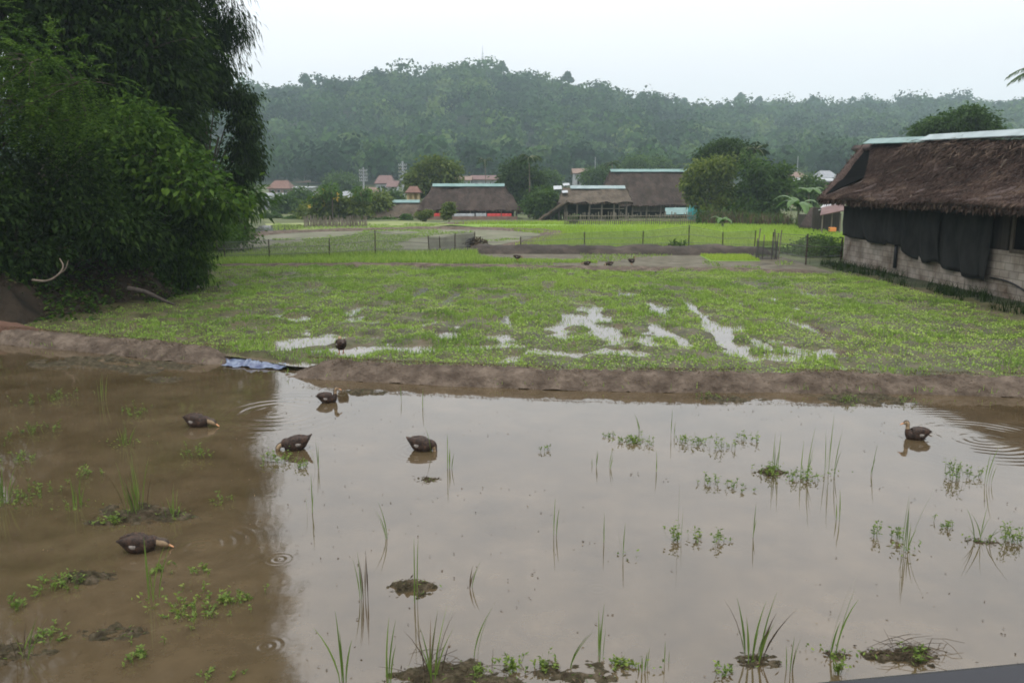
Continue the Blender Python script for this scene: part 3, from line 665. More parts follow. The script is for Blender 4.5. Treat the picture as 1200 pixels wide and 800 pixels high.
for px, dy, r_, lab in [(358,10,3.6,'lone round-topped tree standing above the ridge near the dark bamboo'), (441,5,3.2,'small tree above the ridge on the left shoulder of the hill'), (588,6,3.4,'tree just beside the mast on the hilltop'),
                        (665,9,3.6,'thin-crowned tree on the falling ridge beyond the summit'), (752,7,3.4,'dark tree where the ridge falls to the saddle'), (802,9,3.6,'pointed tree on the saddle between the two hills'), (868,14,4.2,'tallest pointed tree on the far right-hand ridge'), (890,9,4,'broad tree next to the tallest pointed ridge tree'), (952,9,4.5,'spreading tree on the right-hand ridge above the big garden tree')]:
    yr_ = 520 + 130 * float(sst((px - 690) / 140)) ; py = float(np.interp(px, [a for a, b in RIDGE], [b for a, b in RIDGE]))
    p = P(px, py - dy + 7, yr_ - 2); gz_ = float(terr(np.array(p.x), np.array(p.y)))
    o = thing('hill_tree', lab, 'tree', (p.x, p.y, gz_), HG)
    t = MB(); t.tube([(p.x, p.y, gz_ - 1), (p.x + .3, p.y, (gz_ + p.z)/2), (p.x, p.y, p.z)], [.35, .28, .12], 7); t.build('trunk', M['bark'], o)
    cs = np.array([[p.x, p.y, p.z], [p.x + r_*.5, p.y, p.z - r_*.7], [p.x - r_*.6, p.y, p.z - r_*.5]]); V, Fc, rep = dome(cs, np.array([r_*.6, r_*.6, r_*.5]), np.array([r_*.7, r_*.5, r_*.5]), 200, .7)
    np_obj('crown', V, Fc, M['forest'], o, tint=np.full(len(V), random.uniform(.2, .6)))
# bare red terrace cut into the foot of the hill
b0 = P(372, 216, 262); xs = np.linspace(b0.x - 6, b0.x + 5, 20); ys = np.linspace(252, 272, 16)
V, Fc = grid(xs, ys, lambda x, y: terr(x, y) + .4 + fbm(x*.3, y*.3, 4)*.8); tag(np_obj('bare_terrace', V, Fc, M['redearth'], smooth=True), kind='structure')

# ------------------------------------------------------------------ village trees, shrubs, palms
VG = 'trees and shrubs round the village'
def vtree(name, label, px, Y, blobs, n, lm, tr=.18, L=.32, W=.17, cr=.4, cat='tree', nleaf=26, **kw):
    x = P(px, 230, Y).x; return tree(name, label, cat, (x, Y, float(terr(np.array(x), np.array(Y)))), blobs, n, nleaf, cr, L, W, lm, tr, 'bark', VG, twigs=24, **kw)
def vb(px, py, Y, wpx, hpx, dep=None): p = P(px, py, Y); k = Y / F; return (p.x, p.y, p.z, wpx*k, dep or wpx*k, hpx*k)
vtree('village_tree', 'yellow-green round tree rising behind the long thatched roof', 512, 105, [vb(510,198,105,13,9), vb(526,206,105,9,13), vb(498,212,105,15,11), vb(515,220,105,14,10), vb(488,220,105,8,6)], 420, 'leaf_yellow', .25, .5, .28, .6)
vtree('village_tree', 'dark rounded tree behind the slim palm', 606, 110, [vb(606,204,110,15,12), vb(622,212,110,12,13), vb(598,215,110,10,9), vb(612,228,110,14,10)], 420, 'leaf_dark', .25, .5, .28, .6, tbias=.2)
vtree('village_bush', 'light green bush between the thatched house and the open shed', 636, 88, [vb(636,232,88,12,9), vb(648,240,88,9,8), vb(624,240,88,8,8), vb(640,246,88,12,6)], 260, 'leaf_mid', .1, .35, .18, .4, cat='bush', tbias=.15)
vtree('garden_tree', 'yellow-green leafy tree at the left of the big garden thicket', 832, 78, [vb(832,200,78,20,13), vb(815,212,78,13,12), vb(845,222,78,18,15), vb(820,232,78,12,10), vb(850,195,78,14,10), vb(836,243,78,16,10)], 420, 'leaf_yellow', .2, .36, .2, .34, tbias=.2, gap=.6)
vtree('garden_tree', 'large mid-green tree at the right of the big garden thicket', 890, 77, [vb(888,205,77,22,17), vb(908,222,77,17,17), vb(875,230,77,18,15), vb(900,243,77,20,10), vb(915,205,77,10,9), vb(880,190,77,14,9), vb(862,250,77,16,8)], 480, 'leaf_mid', .22, .36, .2, .34, tbias=.2, gap=.6)
vtree('garden_tree', 'dark umbrella-crowned tree topping the big garden thicket', 848, 84, [vb(850,174,84,20,6), vb(830,180,84,14,6), vb(868,178,84,14,8), vb(848,186,84,22,8)], 300, 'leaf_dark', .2, .34, .16, .34, tbias=.25)
vtree('thicket', 'brownish weedy thicket under the garden trees', 860, 74, [vb(830,258,74,13,8), vb(855,260,74,14,8), vb(885,260,74,15,8), vb(912,262,74,12,7), vb(840,266,74,18,5), vb(890,268,74,22,5)], 480, 'leaf_mid', .06, .3, .12, .35, cat='thicket', stems=3, tbias=-.1)
vtree('field_bush', 'low bright bush by the fence corner near the block wall', 950, 40, [vb(940,296,40,14,8), vb(962,290,40,14,9), vb(975,298,38,10,10), vb(925,300,40,8,6), vb(955,303,38,16,6)], 330, 'leaf_bright', .04, .2, .1, .25, cat='bush', stems=3)
vtree('shade_tree', 'rounded green tree showing above the near thatched roof', 1118, 62, [vb(1105,150,62,20,10), vb(1130,143,62,20,11), vb(1150,152,62,16,9), vb(1088,156,62,12,6), vb(1138,134,62,7,5), vb(1162,146,62,8,5), vb(1120,168,62,30,9)], 640, 'leaf_mid', .2, .3, .15, .36, tbias=-.1)
for px, Y, hw, hh, lab in [(318,92,10,7,'dark clipped hedge left of the grey water'), (345,90,12,4,'low level hedge joining the dark hedge to the flower shrubs'), (452,88,14,3,'low light green hedge before the low thatched shed'), (476,86,5,5,'small round bright bush at the corner of the low thatched shed')]:
    vtree('hedge', lab, px, Y, [vb(px,262-hh,Y,hw,hh), vb(px-hw*.5,263-hh,Y,hw*.6,hh*.8), vb(px+hw*.5,263-hh,Y,hw*.6,hh*.8)], 150, 'leaf_bright' if px > 340 else 'leaf_mid', .05, .22, .12, .12, cat='hedge', stems=3)
vtree('village_bush', 'light shrub standing in front of the long thatched house', 525, 78, [vb(526,244,78,6,6), vb(524,251,78,5,5)], 90, 'leaf_yellow', .05, .2, .11, .12, cat='bush', tbias=.1)
vtree('village_bush', 'pair of light bushes at the left corner of the long thatched house', 498, 80, [vb(494,252,80,5,5), vb(502,250,80,4,4)], 80, 'leaf_yellow', .05, .2, .11, .12, cat='bush', tbias=.1)
vtree('village_bush', 'tiny bright bush in front of the open thatched shed', 672, 74, [vb(672,257,74,3.5,5)], 40, 'leaf_bright', .04, .18, .1, .08, cat='bush')
for px, py, Y, w, h, lab in [(385,241,88,12,10,'flowering shrub with light leaves left of the papaya'), (415,246,88,6,8,'loose shrub right of the papaya, before the brown roof'), (367,250,90,6,6,'dark low shrub at the left of the flower garden'), (436,236,94,10,9,'thin green tree beside the grey roofed house'), (352,232,120,5,5,'dark tree beside the grey corrugated shed'), (334,240,110,4,5,'green tree against the corrugated shed'),
                             (540,225,120,10,6,'green trees behind the ridge of the long thatched roof'), (700,205,150,12,9,'hazy tree left of the large thatched roof'), (745,194,170,16,9,'hazy pale tree behind the large thatched roof'), (640,212,150,12,10,'hazy trees behind the slim palm'), (770,195,180,14,8,'hazy dark tree right behind the large thatched roof'), (400,212,180,16,8,'hazy trees between the far roofs'), (455,232,120,10,5,'shrubs below the red roofed house'), (948,222,90,9,9,'light green leafy shrub behind the banana plants'), (590,225,140,12,7,'hazy tree behind the dark rounded tree')]:
    vtree('village_tree', lab, px, Y, [vb(px,py,Y,w,h), vb(px-w*.6,py+h*.5,Y,w*.6,h*.8), vb(px+w*.6,py+h*.4,Y,w*.6,h*.8), vb(px,py+h,Y,w*.9,h*.8)], 170, ['leaf_mid','leaf_yellow','leaf_bright'][int(px) % 3] if Y < 100 else 'leaf_mid', .1, .3 + Y*.002, .16 + Y*.001, .35 + Y*.002, tbias=.1)

for lab, x0, x1, py, hh in (('brown dry reeds at the left foot of the garden thicket', 822, 868, 263, 1.5), ('brown dry reeds at the right foot of the garden thicket', 872, 928, 264, 1.3)):
    a_, b_ = G(x0, py, .1), G(x1, py, .1); B = np.array(a_) + (np.array(b_) - np.array(a_))*RNG.random((420, 1)) + RNG.normal(size=(420, 3))*np.array([.2, .8, 0]); V, Fc, T = blades(B, RNG.uniform(.4, 1, 420)*hh, .09, .35, 3, RNG.uniform(.2, 1, 420))
    tag(np_obj('reed_clump', V, Fc, [M['drygrass'], M['leaf_mid']], base=a_, tint=T, midx=np.repeat((RNG.random(420) < .35).astype(int), 3)), lab, 'reeds', 'reeds under the garden trees')
def frond(mb_pts, base, az, L, lift, droop, n=22, w=.05, ll=.45):
    """returns leaflet quads of one palm frond, adds its rib to mb"""
    mb_, = mb_pts; d = Vector((math.cos(az), math.sin(az), 0)); pts_ = []
    for i in range(9):
        t = i / 8; pts_.append(Vector(base) + d * (L * t * (1 - .15*t)) + Vector((0, 0, L * (lift * t - droop * t * t))))
    mb_.tube(pts_, [w*.5*(1 - .85*i/8) for i in range(9)], 5)
    side = Vector((-d.y, d.x, 0)); C_, D_ = [], []
    for k_ in range(n):
        t = .12 + .86 * k_ / n; f = t * 8; i = min(int(f), 7); p = pts_[i].lerp(pts_[i+1], f - i); tg = (pts_[i+1] - pts_[i]).normalized()
        for s_ in (-1, 1): C_.append(p); D_.append((side * s_ + tg * .7 + Vector((0, 0, -.25))).normalized())
    V, Fc = leaf_quads(np.array(C_), np.array(D_), np.array([ll * (1 - .5*abs(2*((k_//2)/n) - .8)) for k_ in range(2*n)]), w, .3)
    return V, Fc, np.full(len(V), random.random())
def palm(name, label, base, h, L, nf, r, lm='leaf_mid', group=None, az0=0., lifts=(.2, .9), ll=.45, w=.06, n=22):
    o = thing(name, label, 'palm', base, group); t = MB(); b = Vector(base); top = b + Vector((.05*h*.2, 0, h))
    c = catmull([b - Vector((0, 0, .2)), b.lerp(top, .5) + Vector((.02*h, 0, 0)), top], 6); t.tube(c, [r * (1.2 - .5*i/(len(c)-1)) for i in range(len(c))], 8); t.build('trunk', M['palebark'], o, smooth=True)
    rb = MB(); parts = []
    for k_ in range(nf): parts.append(frond((rb,), top, az0 + 2*math.pi*k_/nf + random.uniform(-.2, .2), L*random.uniform(.85, 1.1), random.uniform(*lifts), random.uniform(.55, .9), n, w, ll))
    V, Fc, T = join(parts); cr_ = np_obj('crown', V, Fc, M[lm], o, tint=T); rb.build('rib', M['bamboo'], cr_)
    return o
PG = 'areca palms in the village'
x = P(619, 230, 95).x; palm('areca_palm', 'tall slim areca palm right of the long thatched house', (x, 95, .1), P(619,186,95).z - .1, 1.9, 11, .075, 'leaf_dark', PG, w=.14, ll=.7, n=12)
x = P(568, 230, 130).x; palm('areca_palm', 'faint hazy palm behind the teal ridge of the long house', (x, 130, 1), P(568,189,130).z - 1, 1.8, 8, .08, 'leaf_dark', PG, w=.14, ll=.6, n=12)
x = P(716, 230, 130).x; palm('areca_palm', 'short hazy palm left of the large thatched roof', (x, 130, 1), P(716,192,130).z - 1, 1.8, 8, .08, 'leaf_dark', PG, w=.16, ll=.6, n=12)
x = P(881, 230, 80).x; palm('areca_palm', 'dark palm with upright fronds poking out of the garden thicket', (x, 80, .1), P(881,178,80).z - .1, 1.6, 11, .13, 'leaf_dark', PG, lifts=(.5, 1.3), w=.16, ll=.7, n=14)
# palm outside the right edge; one frond tip enters the frame
tip = P(1181, 90, 70); o = palm('coconut_palm', 'palm frond tip reaching in at the upper right edge', (tip.x + 4.4, 70.5, .1), tip.z + .2, 4.6, 9, .1, 'leaf_mid', None, az0=math.pi + .1, lifts=(.5, .6), w=.09, ll=1.0, n=30)

def bananas(label, px, py, Y, n, L):
    b = P(px, py, Y); o = thing('banana_plant', label, 'banana plant', b, 'banana plants beside the thicket'); st = MB()
    h = L * .75; st.tube([b, b + Vector((.03, 0, h*.6)), b + Vector((0, 0, h))], [.14, .11, .07], 8); st.build('stem', M['bamboo'], o, smooth=True)
    for k_ in range(n):
        az = 2*math.pi*k_/n + random.uniform(-.3, .3); d = Vector((math.cos(az), math.sin(az), 0)); sdv = Vector((-d.y, d.x, 0)); up = random.uniform(.7, 1.2); m_ = MB(); Ls = L*random.uniform(.8, 1.1)
        row = []
        for i in range(9):
            t = i/8; c = b + Vector((0, 0, h)) + d*(Ls*.75*t) + Vector((0, 0, Ls*(up*t - 1.0*t*t))); w = .21*L/1.6*math.sin(math.pi*min(1, t*.92 + .08))**.6 + .01
            row.append((c - sdv*w + Vector((0,0,-w*.25)), c, c + sdv*w + Vector((0,0,-w*.25))))
        for i in range(8):
            for j in range(2): m_.face([row[i][j], row[i][j+1], row[i+1][j+1], row[i+1][j]])
        m_.build('leaf', M['banana'], o, smooth=True)
bananas('large banana plant with broad arching leaves by the red shed', 934, 270, 68, 8, 2.6)
bananas('taller banana plant behind with one upright yellow leaf', 946, 252, 78, 6, 2.6)
bananas('small banana clump at the foot of the weedy thicket', 846, 274, 66, 6, 1.3)
# papaya-like plants with yellow flowers in the garden on the left
def papaya(label, px, py, Y, h, n, flowers):
    b = P(px, py, Y); b.z = .1; o = thing('papaya_plant', label, 'plant', b, 'garden plants behind the brown garden fence'); st = MB()
    st.tube([b, b + Vector((.05, 0, h*.6)), b + Vector((0, 0, h))], [.07, .06, .04], 7); st.build('stem', M['palebark'], o, smooth=True)
    V, Fc, T, C = crown([(b.x, b.y, b.z + h*1.02, h*.42, h*.42, h*.22)], 40, 12, .18, .32, .2, .5, 1, .05); np_obj('crown', V, Fc, M['leaf_bright'], o, tint=np.clip(T + .2, 0, 1))
    if flowers:
        V, Fc, T, C = crown([(b.x, b.y - .5, b.z + h*.9, h*.5, .3, h*.3)], 5, 8, .1, .2, .16, .1, .5, .05); np_obj('blossom', V, Fc, M['yellowflower'], o, tint=T)
M['yellowflower'] = leafmat('yellow_petal', [(.5,.33,.03), (.6,.45,.06)], .3)
papaya('papaya with bright leaves and orange-yellow fruit', 390, 262, 86, 2.9, 8, True)
papaya('papaya with a flat green crown at the right of the garden', 424, 262, 88, 2.6, 8, False)
papaya('short plant with yellow blossom left in the garden', 372, 262, 87, 1.9, 7, True)
mb = MB()   # brown stick fence round the garden
for k_ in range(90):
    px = 357 + 73*k_/89; b = G(px, 265.5 + .6*math.sin(k_), .1); hgt = random.uniform(.45, .95)
    mb.bar(b, b + Vector((random.uniform(-.12,.12), random.uniform(-.1,.1), hgt)), .05)
o = thing('stick_fence', 'brown stick fence enclosing the flower garden', 'fence', G(395, 265, .1)); mb.build('palings', M['wood'], o)
mb = MB(); mb.bar(G(357,265.5,.1) + Vector((0,-.1,.45)), G(430,265.5,.1) + Vector((0,-.1,.45)), .06); mb.build('rail', M['wood'], o)

exec_later = []
# ------------------------------------------------------------------ houses
def slope(mb, a, b, c, d, nu, nv, amp, seed, mi=0):
    """a,b eave (left,right); d,c ridge (left,right): a noisy sheet"""
    a, b, c, d = map(Vector, (a, b, c, d)); nrm = (b - a).cross(d - a).normalized(); st = len(mb.v)
    for j in range(nv + 1):
        t = j / nv
        for i in range(nu + 1):
            s_ = i / nu; p = a.lerp(b, s_).lerp(d.lerp(c, s_), t)
            n_ = float(fbm(np.array(s_*nu*.45 + seed), np.array(t*nv*.6 + seed*3), seed, 3)) - .5
            e = amp * n_ * (1 if 0 < j < nv else .7); p = p + nrm * e
            if j == 0: p = p + Vector((0, 0, -amp * (random.random() - .3) * .5))
            mb.v.append(tuple(p))
    for j in range(nv):
        for i in range(nu):
            q = st + j*(nu+1) + i; mb.f.append((q, q+1, q+nu+2, q+nu+1)); mb.m.append(mi)
def ridge_cap(name, a, b, w, m, parent, drop=.22):
    a, b = Vector(a), Vector(b); d = (b - a).normalized(); s_ = Vector((-d.y, d.x, 0)).normalized(); mb = MB(); n = 8
    for sg in (-1, 1):
        for i in range(n):
            p, q = a.lerp(b, i/n), a.lerp(b, (i+1.03)/n); o_ = Vector((0, 0, .004 * (i % 2) + .05))
            lo = s_ * (sg*w) + Vector((0, 0, -drop))
            t = Vector((0, 0, .025))
            mb.face([p+o_, q+o_, q+o_+lo, p+o_+lo]); mb.face([p+o_+t, p+o_+lo+t, q+o_+lo+t, q+o_+t]); mb.face([p+o_+lo, q+o_+lo, q+o_+lo+t, p+o_+lo+t])
            if i == 0: mb.face([p+o_, p+o_+lo, p+o_+lo+t, p+o_+t])
            if i == n-1: mb.face([q+o_, q+o_+t, q+o_+lo+t, q+o_+lo])
    return mb.build(name, m, parent)
def fringe(name, lines, n, L, parent, m):
    C_, D_ = [], []
    for a, b in lines:
        a, b = np.array(a), np.array(b); k = max(10, int(n * np.linalg.norm(b - a)))
        C_.append(a + (b - a) * RNG.random(k)[:, None] + RNG.normal(size=(k, 3)) * .04); D_.append(unit(np.array([0, 0, -1.0]) + RNG.normal(size=(k, 3)) * .35))
    C_, D_ = np.concatenate(C_), np.concatenate(D_)
    V, Fc = leaf_quads(C_, D_, L * RNG.uniform(.5, 1.2, len(C_)), .06, .1); return np_obj(name, V, Fc, m, parent, tint=np.repeat(RNG.random(len(C_)), 4))
def thatched(label, Y, er, eave, rr, ridge, base, depth, rm='thatchfar', cap='teal', capr=None, wall=None, posts=None, gz0=None, seed=1):
    """er=(x0,x1) eave y pixel; rr=(x0,x1) ridge; front eave at distance Y"""
    Yr = Y + depth/2; e0, e1 = P(er[0], eave, Y), P(er[1], eave, Y); r0, r1 = P(rr[0], ridge, Yr), P(rr[1], ridge, Yr)
    z0 = float(terr(np.array(e0.x), np.array(Y))) if gz0 is None else gz0
    o = thing('thatched_house', label, 'house', ((e0.x + e1.x)/2, Yr, z0), 'thatched houses in the village')
    f0, f1 = e0 + Vector((.3, depth, 0)), e1 + Vector((-.3, depth, 0)); mb = MB(); a = .5
    nu = max(8, int((e1.x - e0.x) / .5))
    slope(mb, e0, e1, r1, r0, nu, 10, a, seed); slope(mb, f1, f0, r0, r1, nu, 6, a, seed + 1); slope(mb, f0, e0, r0, r0 + Vector((0, .01, 0)), 10, 10, a*.6, seed + 2); slope(mb, e1, f1, r1 + Vector((0, .01, 0)), r1, 10, 10, a*.6, seed + 3)
    mb.face([e0 + Vector((.15,.15,-.12)), f0 + Vector((.15,-.15,-.12)), f1 + Vector((-.15,-.15,-.12)), e1 + Vector((-.15,.15,-.12))])
    rf = mb.build('roof', M[rm], o, smooth=True)
    fringe('eave_fringe', [(e0, e1), (e0, f0), (e1, f1)], 30, .22, rf, M['thatch'])
    if cap:
        c0, c1 = (P(capr[0], ridge, Yr), P(capr[1], ridge, Yr)) if capr else (r0, r1)
        ridge_cap('ridge_cap', c0 + Vector((0,0,.1)), c1 + Vector((0,0,.1)), .55, M[cap], rf, .3)
    wz = e0.z - .1
    if wall:
        mb = MB(); i0, i1 = e0.x + .9, e1.x - .9; y0, y1 = Y + .9, Y + depth - .9; lo = z0 + wall[1]
        for (ax, ay, bx_, by_) in ((i0,y0,i1,y0),(i1,y0+.06,i1,y1),(i1-.06,y1,i0,y1),(i0,y1-.06,i0,y0+.06)):
            mb.bar((ax, ay, (lo + wz)/2), (bx_, by_, (lo + wz)/2), .05, wz - lo + .2)
        w_ = mb.build('wall', M[wall[0]], o)
        if wall[1] > .3:
            mb = MB(); mb.box(((i0+i1)/2, (y0+y1)/2, lo), (i1-i0, y1-y0, .12)); mb.build('floor', M['darkwood'], o)
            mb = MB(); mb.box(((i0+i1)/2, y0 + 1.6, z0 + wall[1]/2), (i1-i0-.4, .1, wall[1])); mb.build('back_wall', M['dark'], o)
    for k_ in range(posts or 0):
        xk = e0.x + .6 + (e1.x - e0.x - 1.2) * k_/(posts - 1)
        for yk in (Y + .5, Y + depth - .6):
            t = MB(); t.tube([(xk, yk, z0 - .1), (xk + .03, yk, wz + .1)], [.09, .08], 8); t.build('post', M['wood'], o)
    return o, e0, e1, r0, r1, z0
# low thatched shed, its straw roof almost to the ground
o, e0, e1, r0, r1, z0 = thatched('low brown thatched shed with a pale ridge strip, left of the long house', 92, (418, 494), 254.5, (424, 492), 236, 258, 6, rm='thatchlight', cap='teal', capr=(437, 492), wall=('darkwood', 0), posts=4, seed=5)
# long house with teal ridge
o, e0, e1, r0, r1, z0 = thatched('long dark thatched house with a full teal ridge and red and white cloths below', 88, (489, 612), 246, (507, 591), 217, 258, 8, cap='teal', wall=('pinkwood', 0) if False else ('darkwood', 0), posts=7, seed=9)
def cloth(name, label, cat, px0, px1, py0, py1, Y, m, group=None, sag=.05):
    a, b, c, d = P(px0, py0, Y), P(px1, py0, Y), P(px1, py1, Y), P(px0, py1, Y); mb = MB(); n = 14; st = 0
    for j in range(5):
        for i in range(n + 1):
            p = a.lerp(b, i/n).lerp(d.lerp(c, i/n), j/4); mb.v.append((p.x, p.y + .06*math.sin(i*1.3 + j*.4), p.z - sag*math.sin(math.pi*i/n)*(j/4)))
    for j in range(4):
        for i in range(n): q = j*(n+1) + i; mb.f.append((q, q+n+1, q+n+2, q+1)); mb.m.append(0)
    ob = mb.build(name, m, base=a, smooth=True); md = ob.modifiers.new('thick', 'SOLIDIFY'); md.thickness = .015
    return tag(ob, label, cat, group)
BN = 'cloths hung under the eave of the long house'
cloth('hanging_cloth', 'white cloth hung below the eave of the long thatched house', 'cloth', 530, 556, 250.3, 256.5, 87.9, M['whitecloth'], BN)
cloth('hanging_cloth', 'short white cloth right of the longer white one under the long thatched house', 'cloth', 557.5, 570, 250, 254.5, 87.9, M['whitecloth'], BN)
cloth('hanging_cloth', 'bright red cloth at the right end of the long thatched house', 'cloth', 571, 587, 250.3, 257, 87.9, M['redcloth'], BN)
cloth('hanging_cloth', 'second red cloth, furthest right under the long thatched house', 'cloth', 588, 599.5, 250.3, 256, 87.9, M['redcloth'], BN)
cloth('hanging_cloth', 'red cloth behind the bushes at the left of the long thatched house', 'cloth', 508, 524, 250, 255, 87.9, M['redcloth'], BN)
mb = MB(); a, b = P(489, 257, 87), P(606, 258, 87); a.z = b.z = .2; mb.bar(a, b, .12, .36); w_ = mb.build('low_wall', M['browntile'], base=a); tag(w_, 'low brown mud wall along the front of the long thatched house', 'wall')
# open shed
o, e0, e1, r0, r1, z0 = thatched('open thatched shed on posts with tarpaulin patches and a pale ridge', 82, (655, 742), 237.5, (660, 734), 219.5, 262, 7, rm='thatchlight', cap='paleteal', capr=(668, 732), posts=6, seed=13)
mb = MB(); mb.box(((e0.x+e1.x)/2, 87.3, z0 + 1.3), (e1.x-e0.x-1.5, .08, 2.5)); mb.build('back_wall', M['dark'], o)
for a, b in ((e0.x+1, e0.x+3.4), (e0.x+3.2, e1.x-.8)):
    mb = MB(); mb.bar((a, 82.4, z0+.55 + .7*(a > e0.x+2)), (b, 82.4, z0+.55 + .7*(a > e0.x+2)), .07); mb.build('rail', M['wood'], o)
for px0, px1, py0, py1, lab in ((649,658,217.5,222,'pale tarpaulin patch at the left end of the open shed roof'), (660,667,214.5,217.5,'small white sheet on top behind the open shed ridge'), (659,665,223,226,'white scrap lying low on the open shed roof')):
    a = P(px0, py1, 83.2 + (226-py1)*.25); b = P(px1, py0, 84.3 + (226-py1)*.25); mb = MB(); mb.face([a, (b.x, a.y, a.z+.05), (b.x, b.y, b.z), (a.x, b.y, b.z-.03)])
    ob = mb.build('tarpaulin', M['whitecloth'], base=a); md = ob.modifiers.new('thick','SOLIDIFY'); md.thickness = .04; tag(ob, lab, 'tarpaulin', 'sheets on the open shed roof')
# straw lean-to sliding down to the left of the shed
mb = MB(); a, b, c, d = P(629,258,80), P(634,259,84), P(668,236,85), P(664,234,81); slope(mb, a, d, c, b, 12, 6, .25, 4); o = thing('lean_to', 'low straw lean-to sloping down at the left of the open shed', 'shed', P(650,258,82)); lr = mb.build('roof', M['thatchlight'], o, smooth=True); md = lr.modifiers.new('thick','SOLIDIFY'); md.thickness = .25
for px in (645, 655, 664):
    t = MB(); p = P(px, 262, 82.5); p.z = 0; q = P(px, 250 - (px-645)*.55, 82.5); t.tube([p, q], .07, 7); t.build('post', M['wood'], o)
# large house
o, e0, e1, r0, r1, z0 = thatched('large high-roofed thatched house with a long teal ridge and teal awning', 92, (702, 832), 240.5, (715, 806), 200, 262, 10, cap='teal', wall=('browntimber', 2) if False else ('woodbrown', 1.55) if False else ('darkwood', 1.5), posts=8, seed=17)
mb = MB(); a, b = P(741, 244.5, 92.7), P(779, 244.5, 92.7); mb.bar(a, b, .05, .75); mb.build('timber_panel', M['bark'], o)
a, b, c, d = P(779.5,243.5,90.9), P(809,243,90.9), P(809,251,89.6), P(779.5,251.5,89.6); mb = MB(); mb.face([d, c, b, a]); aw = mb.build('awning', M['teal'], o); md = aw.modifiers.new('thick','SOLIDIFY'); md.thickness = .05
for px in (783, 805):
    t = MB(); p = P(px, 262, 89.8); p.z = 0; t.tube([p, (p.x, p.y, d.z + .1)], .06, 7); t.build('awning_post', M['wood'], aw)
for px, h_, lab in ((811,1.5,'small teal drum by the thicket, nearer the awning'), (822,1.3,'teal drum half hidden by the thicket')):
    p = P(px, 262, 85); p.z = .05; mb = MB(); mb.tube([p, p+Vector((0,0,.08)), p+Vector((0,0,h_*.5)), p+Vector((0,0,h_-.1)), p+Vector((0,0,h_))], [.42,.46,.48,.46,.34], 14)
    o = thing('water_drum', lab, 'drum', p, 'teal drums beside the thicket'); mb.build('barrel', M['tealplastic'], o, smooth=True); mb = MB(); mb.tube([p+Vector((0,0,h_)), p+Vector((0,0,h_+.06))], [.2,.18], 12); mb.build('lid', M['darkmetal'], o)
# paling fence in front of the shed and the large house
o = thing('paling_fence', 'rough grey paling fence in front of the open shed and large house', 'fence', G(740, 262, .1)); mb = MB()
for k_ in range(64):
    b = G(662 + 152*k_/63, 263.2, .1); mb.bar(b, b + Vector((random.uniform(-.08,.08), 0, random.uniform(.7, 1.15))), .07)
mb.build('palings', M['wood'], o); mb = MB(); a, b = G(662,263.2,.1), G(814,263.2,.1); mb.bar(a + Vector((0,-.1,.75)), b + Vector((0,-.1,.75)), .07); mb.bar(a + Vector((0,-.1,.35)), b + Vector((0,-.1,.35)), .07); mb.build('rails', M['wood'], o)

def house(label, px0, px1, yr_, ye, yb, Y, rm, wm, depth=6, win=2, hip=.0, name='house', cat='house', door=True, over=.4):
    e0, e1 = P(px0, ye, Y), P(px1, ye, Y); r = P((px0+px1)/2, yr_, Y + depth/2).z; z0 = P(px0, yb, Y).z
    gt = float(terr(np.array(e0.x), np.array(Y))); z0 = min(z0, max(gt, z0 - 1.5)) - .3
    o = thing(name, label, cat, ((e0.x+e1.x)/2, Y + depth/2, z0), 'village houses at the foot of the hill'); w = e1.x - e0.x
    mb = MB(); mb.box(((e0.x+e1.x)/2, Y + depth/2, (z0 + e0.z)/2), (w - 2*over, depth - 2*over, e0.z - z0))
    if hip == 0:
        for xx in (e0.x + over + .01, e1.x - over - .01): mb.face([(xx, Y+over, e0.z), (xx, Y+depth-over, e0.z), (xx, Y+depth/2, r - .1)])
    mb.build('wall', M[wm], o)
    r0, r1 = Vector((e0.x + hip, Y + depth/2, r)), Vector((e1.x - hip, Y + depth/2, r)); f0, f1 = e0 + Vector((0, depth, 0)), e1 + Vector((0, depth, 0)); mb = MB()
    mb.face([e0, e1, r1, r0]); mb.face([f1, f0, r0, r1])
    if hip: mb.face([f0, e0, r0]); mb.face([e1, f1, r1])
    rf = mb.build('roof', M[rm], o); md = rf.modifiers.new('thick', 'SOLIDIFY'); md.thickness = .15
    hh = e0.z - z0
    for k_ in range(win):
        xk = e0.x + w * (k_ + 1) / (win + 1 + (1 if door else 0)); mb = MB(); mb.box((xk, Y + over - .03, z0 + hh*.6), (min(1.0, w*.14), .08, hh*.38)); f_ = mb.build('window', M['whitewall'] if wm != 'whitewall' else M['greywall'], o)
        mb = MB(); mb.box((xk, Y + over - .075, z0 + hh*.6), (min(1.0, w*.14)*.8, .03, hh*.3)); mb.build('pane', M['dark'], f_)
    if door:
        mb = MB(); mb.box((e1.x - w*.22, Y + over - .03, z0 + hh*.38), (min(1.0, w*.15), .08, hh*.74)); mb.build('door', M['darkwood'], o)
    return o
house('small house with faded orange-brown roof beyond the left trees', 312, 340, 211.5, 221, 226, 190, 'redtile', 'browntile', hip=1.2)
house('dark grey corrugated shed at the left beside the trees', 302, 330, 226, 232, 243, 125, 'fibrecement', 'fibrecement', win=1, name='shed', cat='shed')
house('pale grey block building behind the garden shrubs', 342, 367, 218.5, 219.5, 232, 150, 'steel', 'whitewall', win=2)
house('house with grey roof and white front beyond the flower garden', 398, 415, 224, 232, 243, 130, 'fibrecement', 'whitewall', win=1)
house('wide brown-roofed house right of the lattice pole', 414, 448, 219.5, 231, 236, 135, 'browntile', 'greywall', hip=1.5)
house('red-roofed gabled house high among the trees', 438, 461, 205.5, 215, 226, 190, 'pinktile', 'whitewall', win=2, hip=.8)
house('lower red-roofed wing beside the gabled red house', 452, 466, 212, 219, 226, 184, 'pinktile', 'whitewall', win=1, door=False)
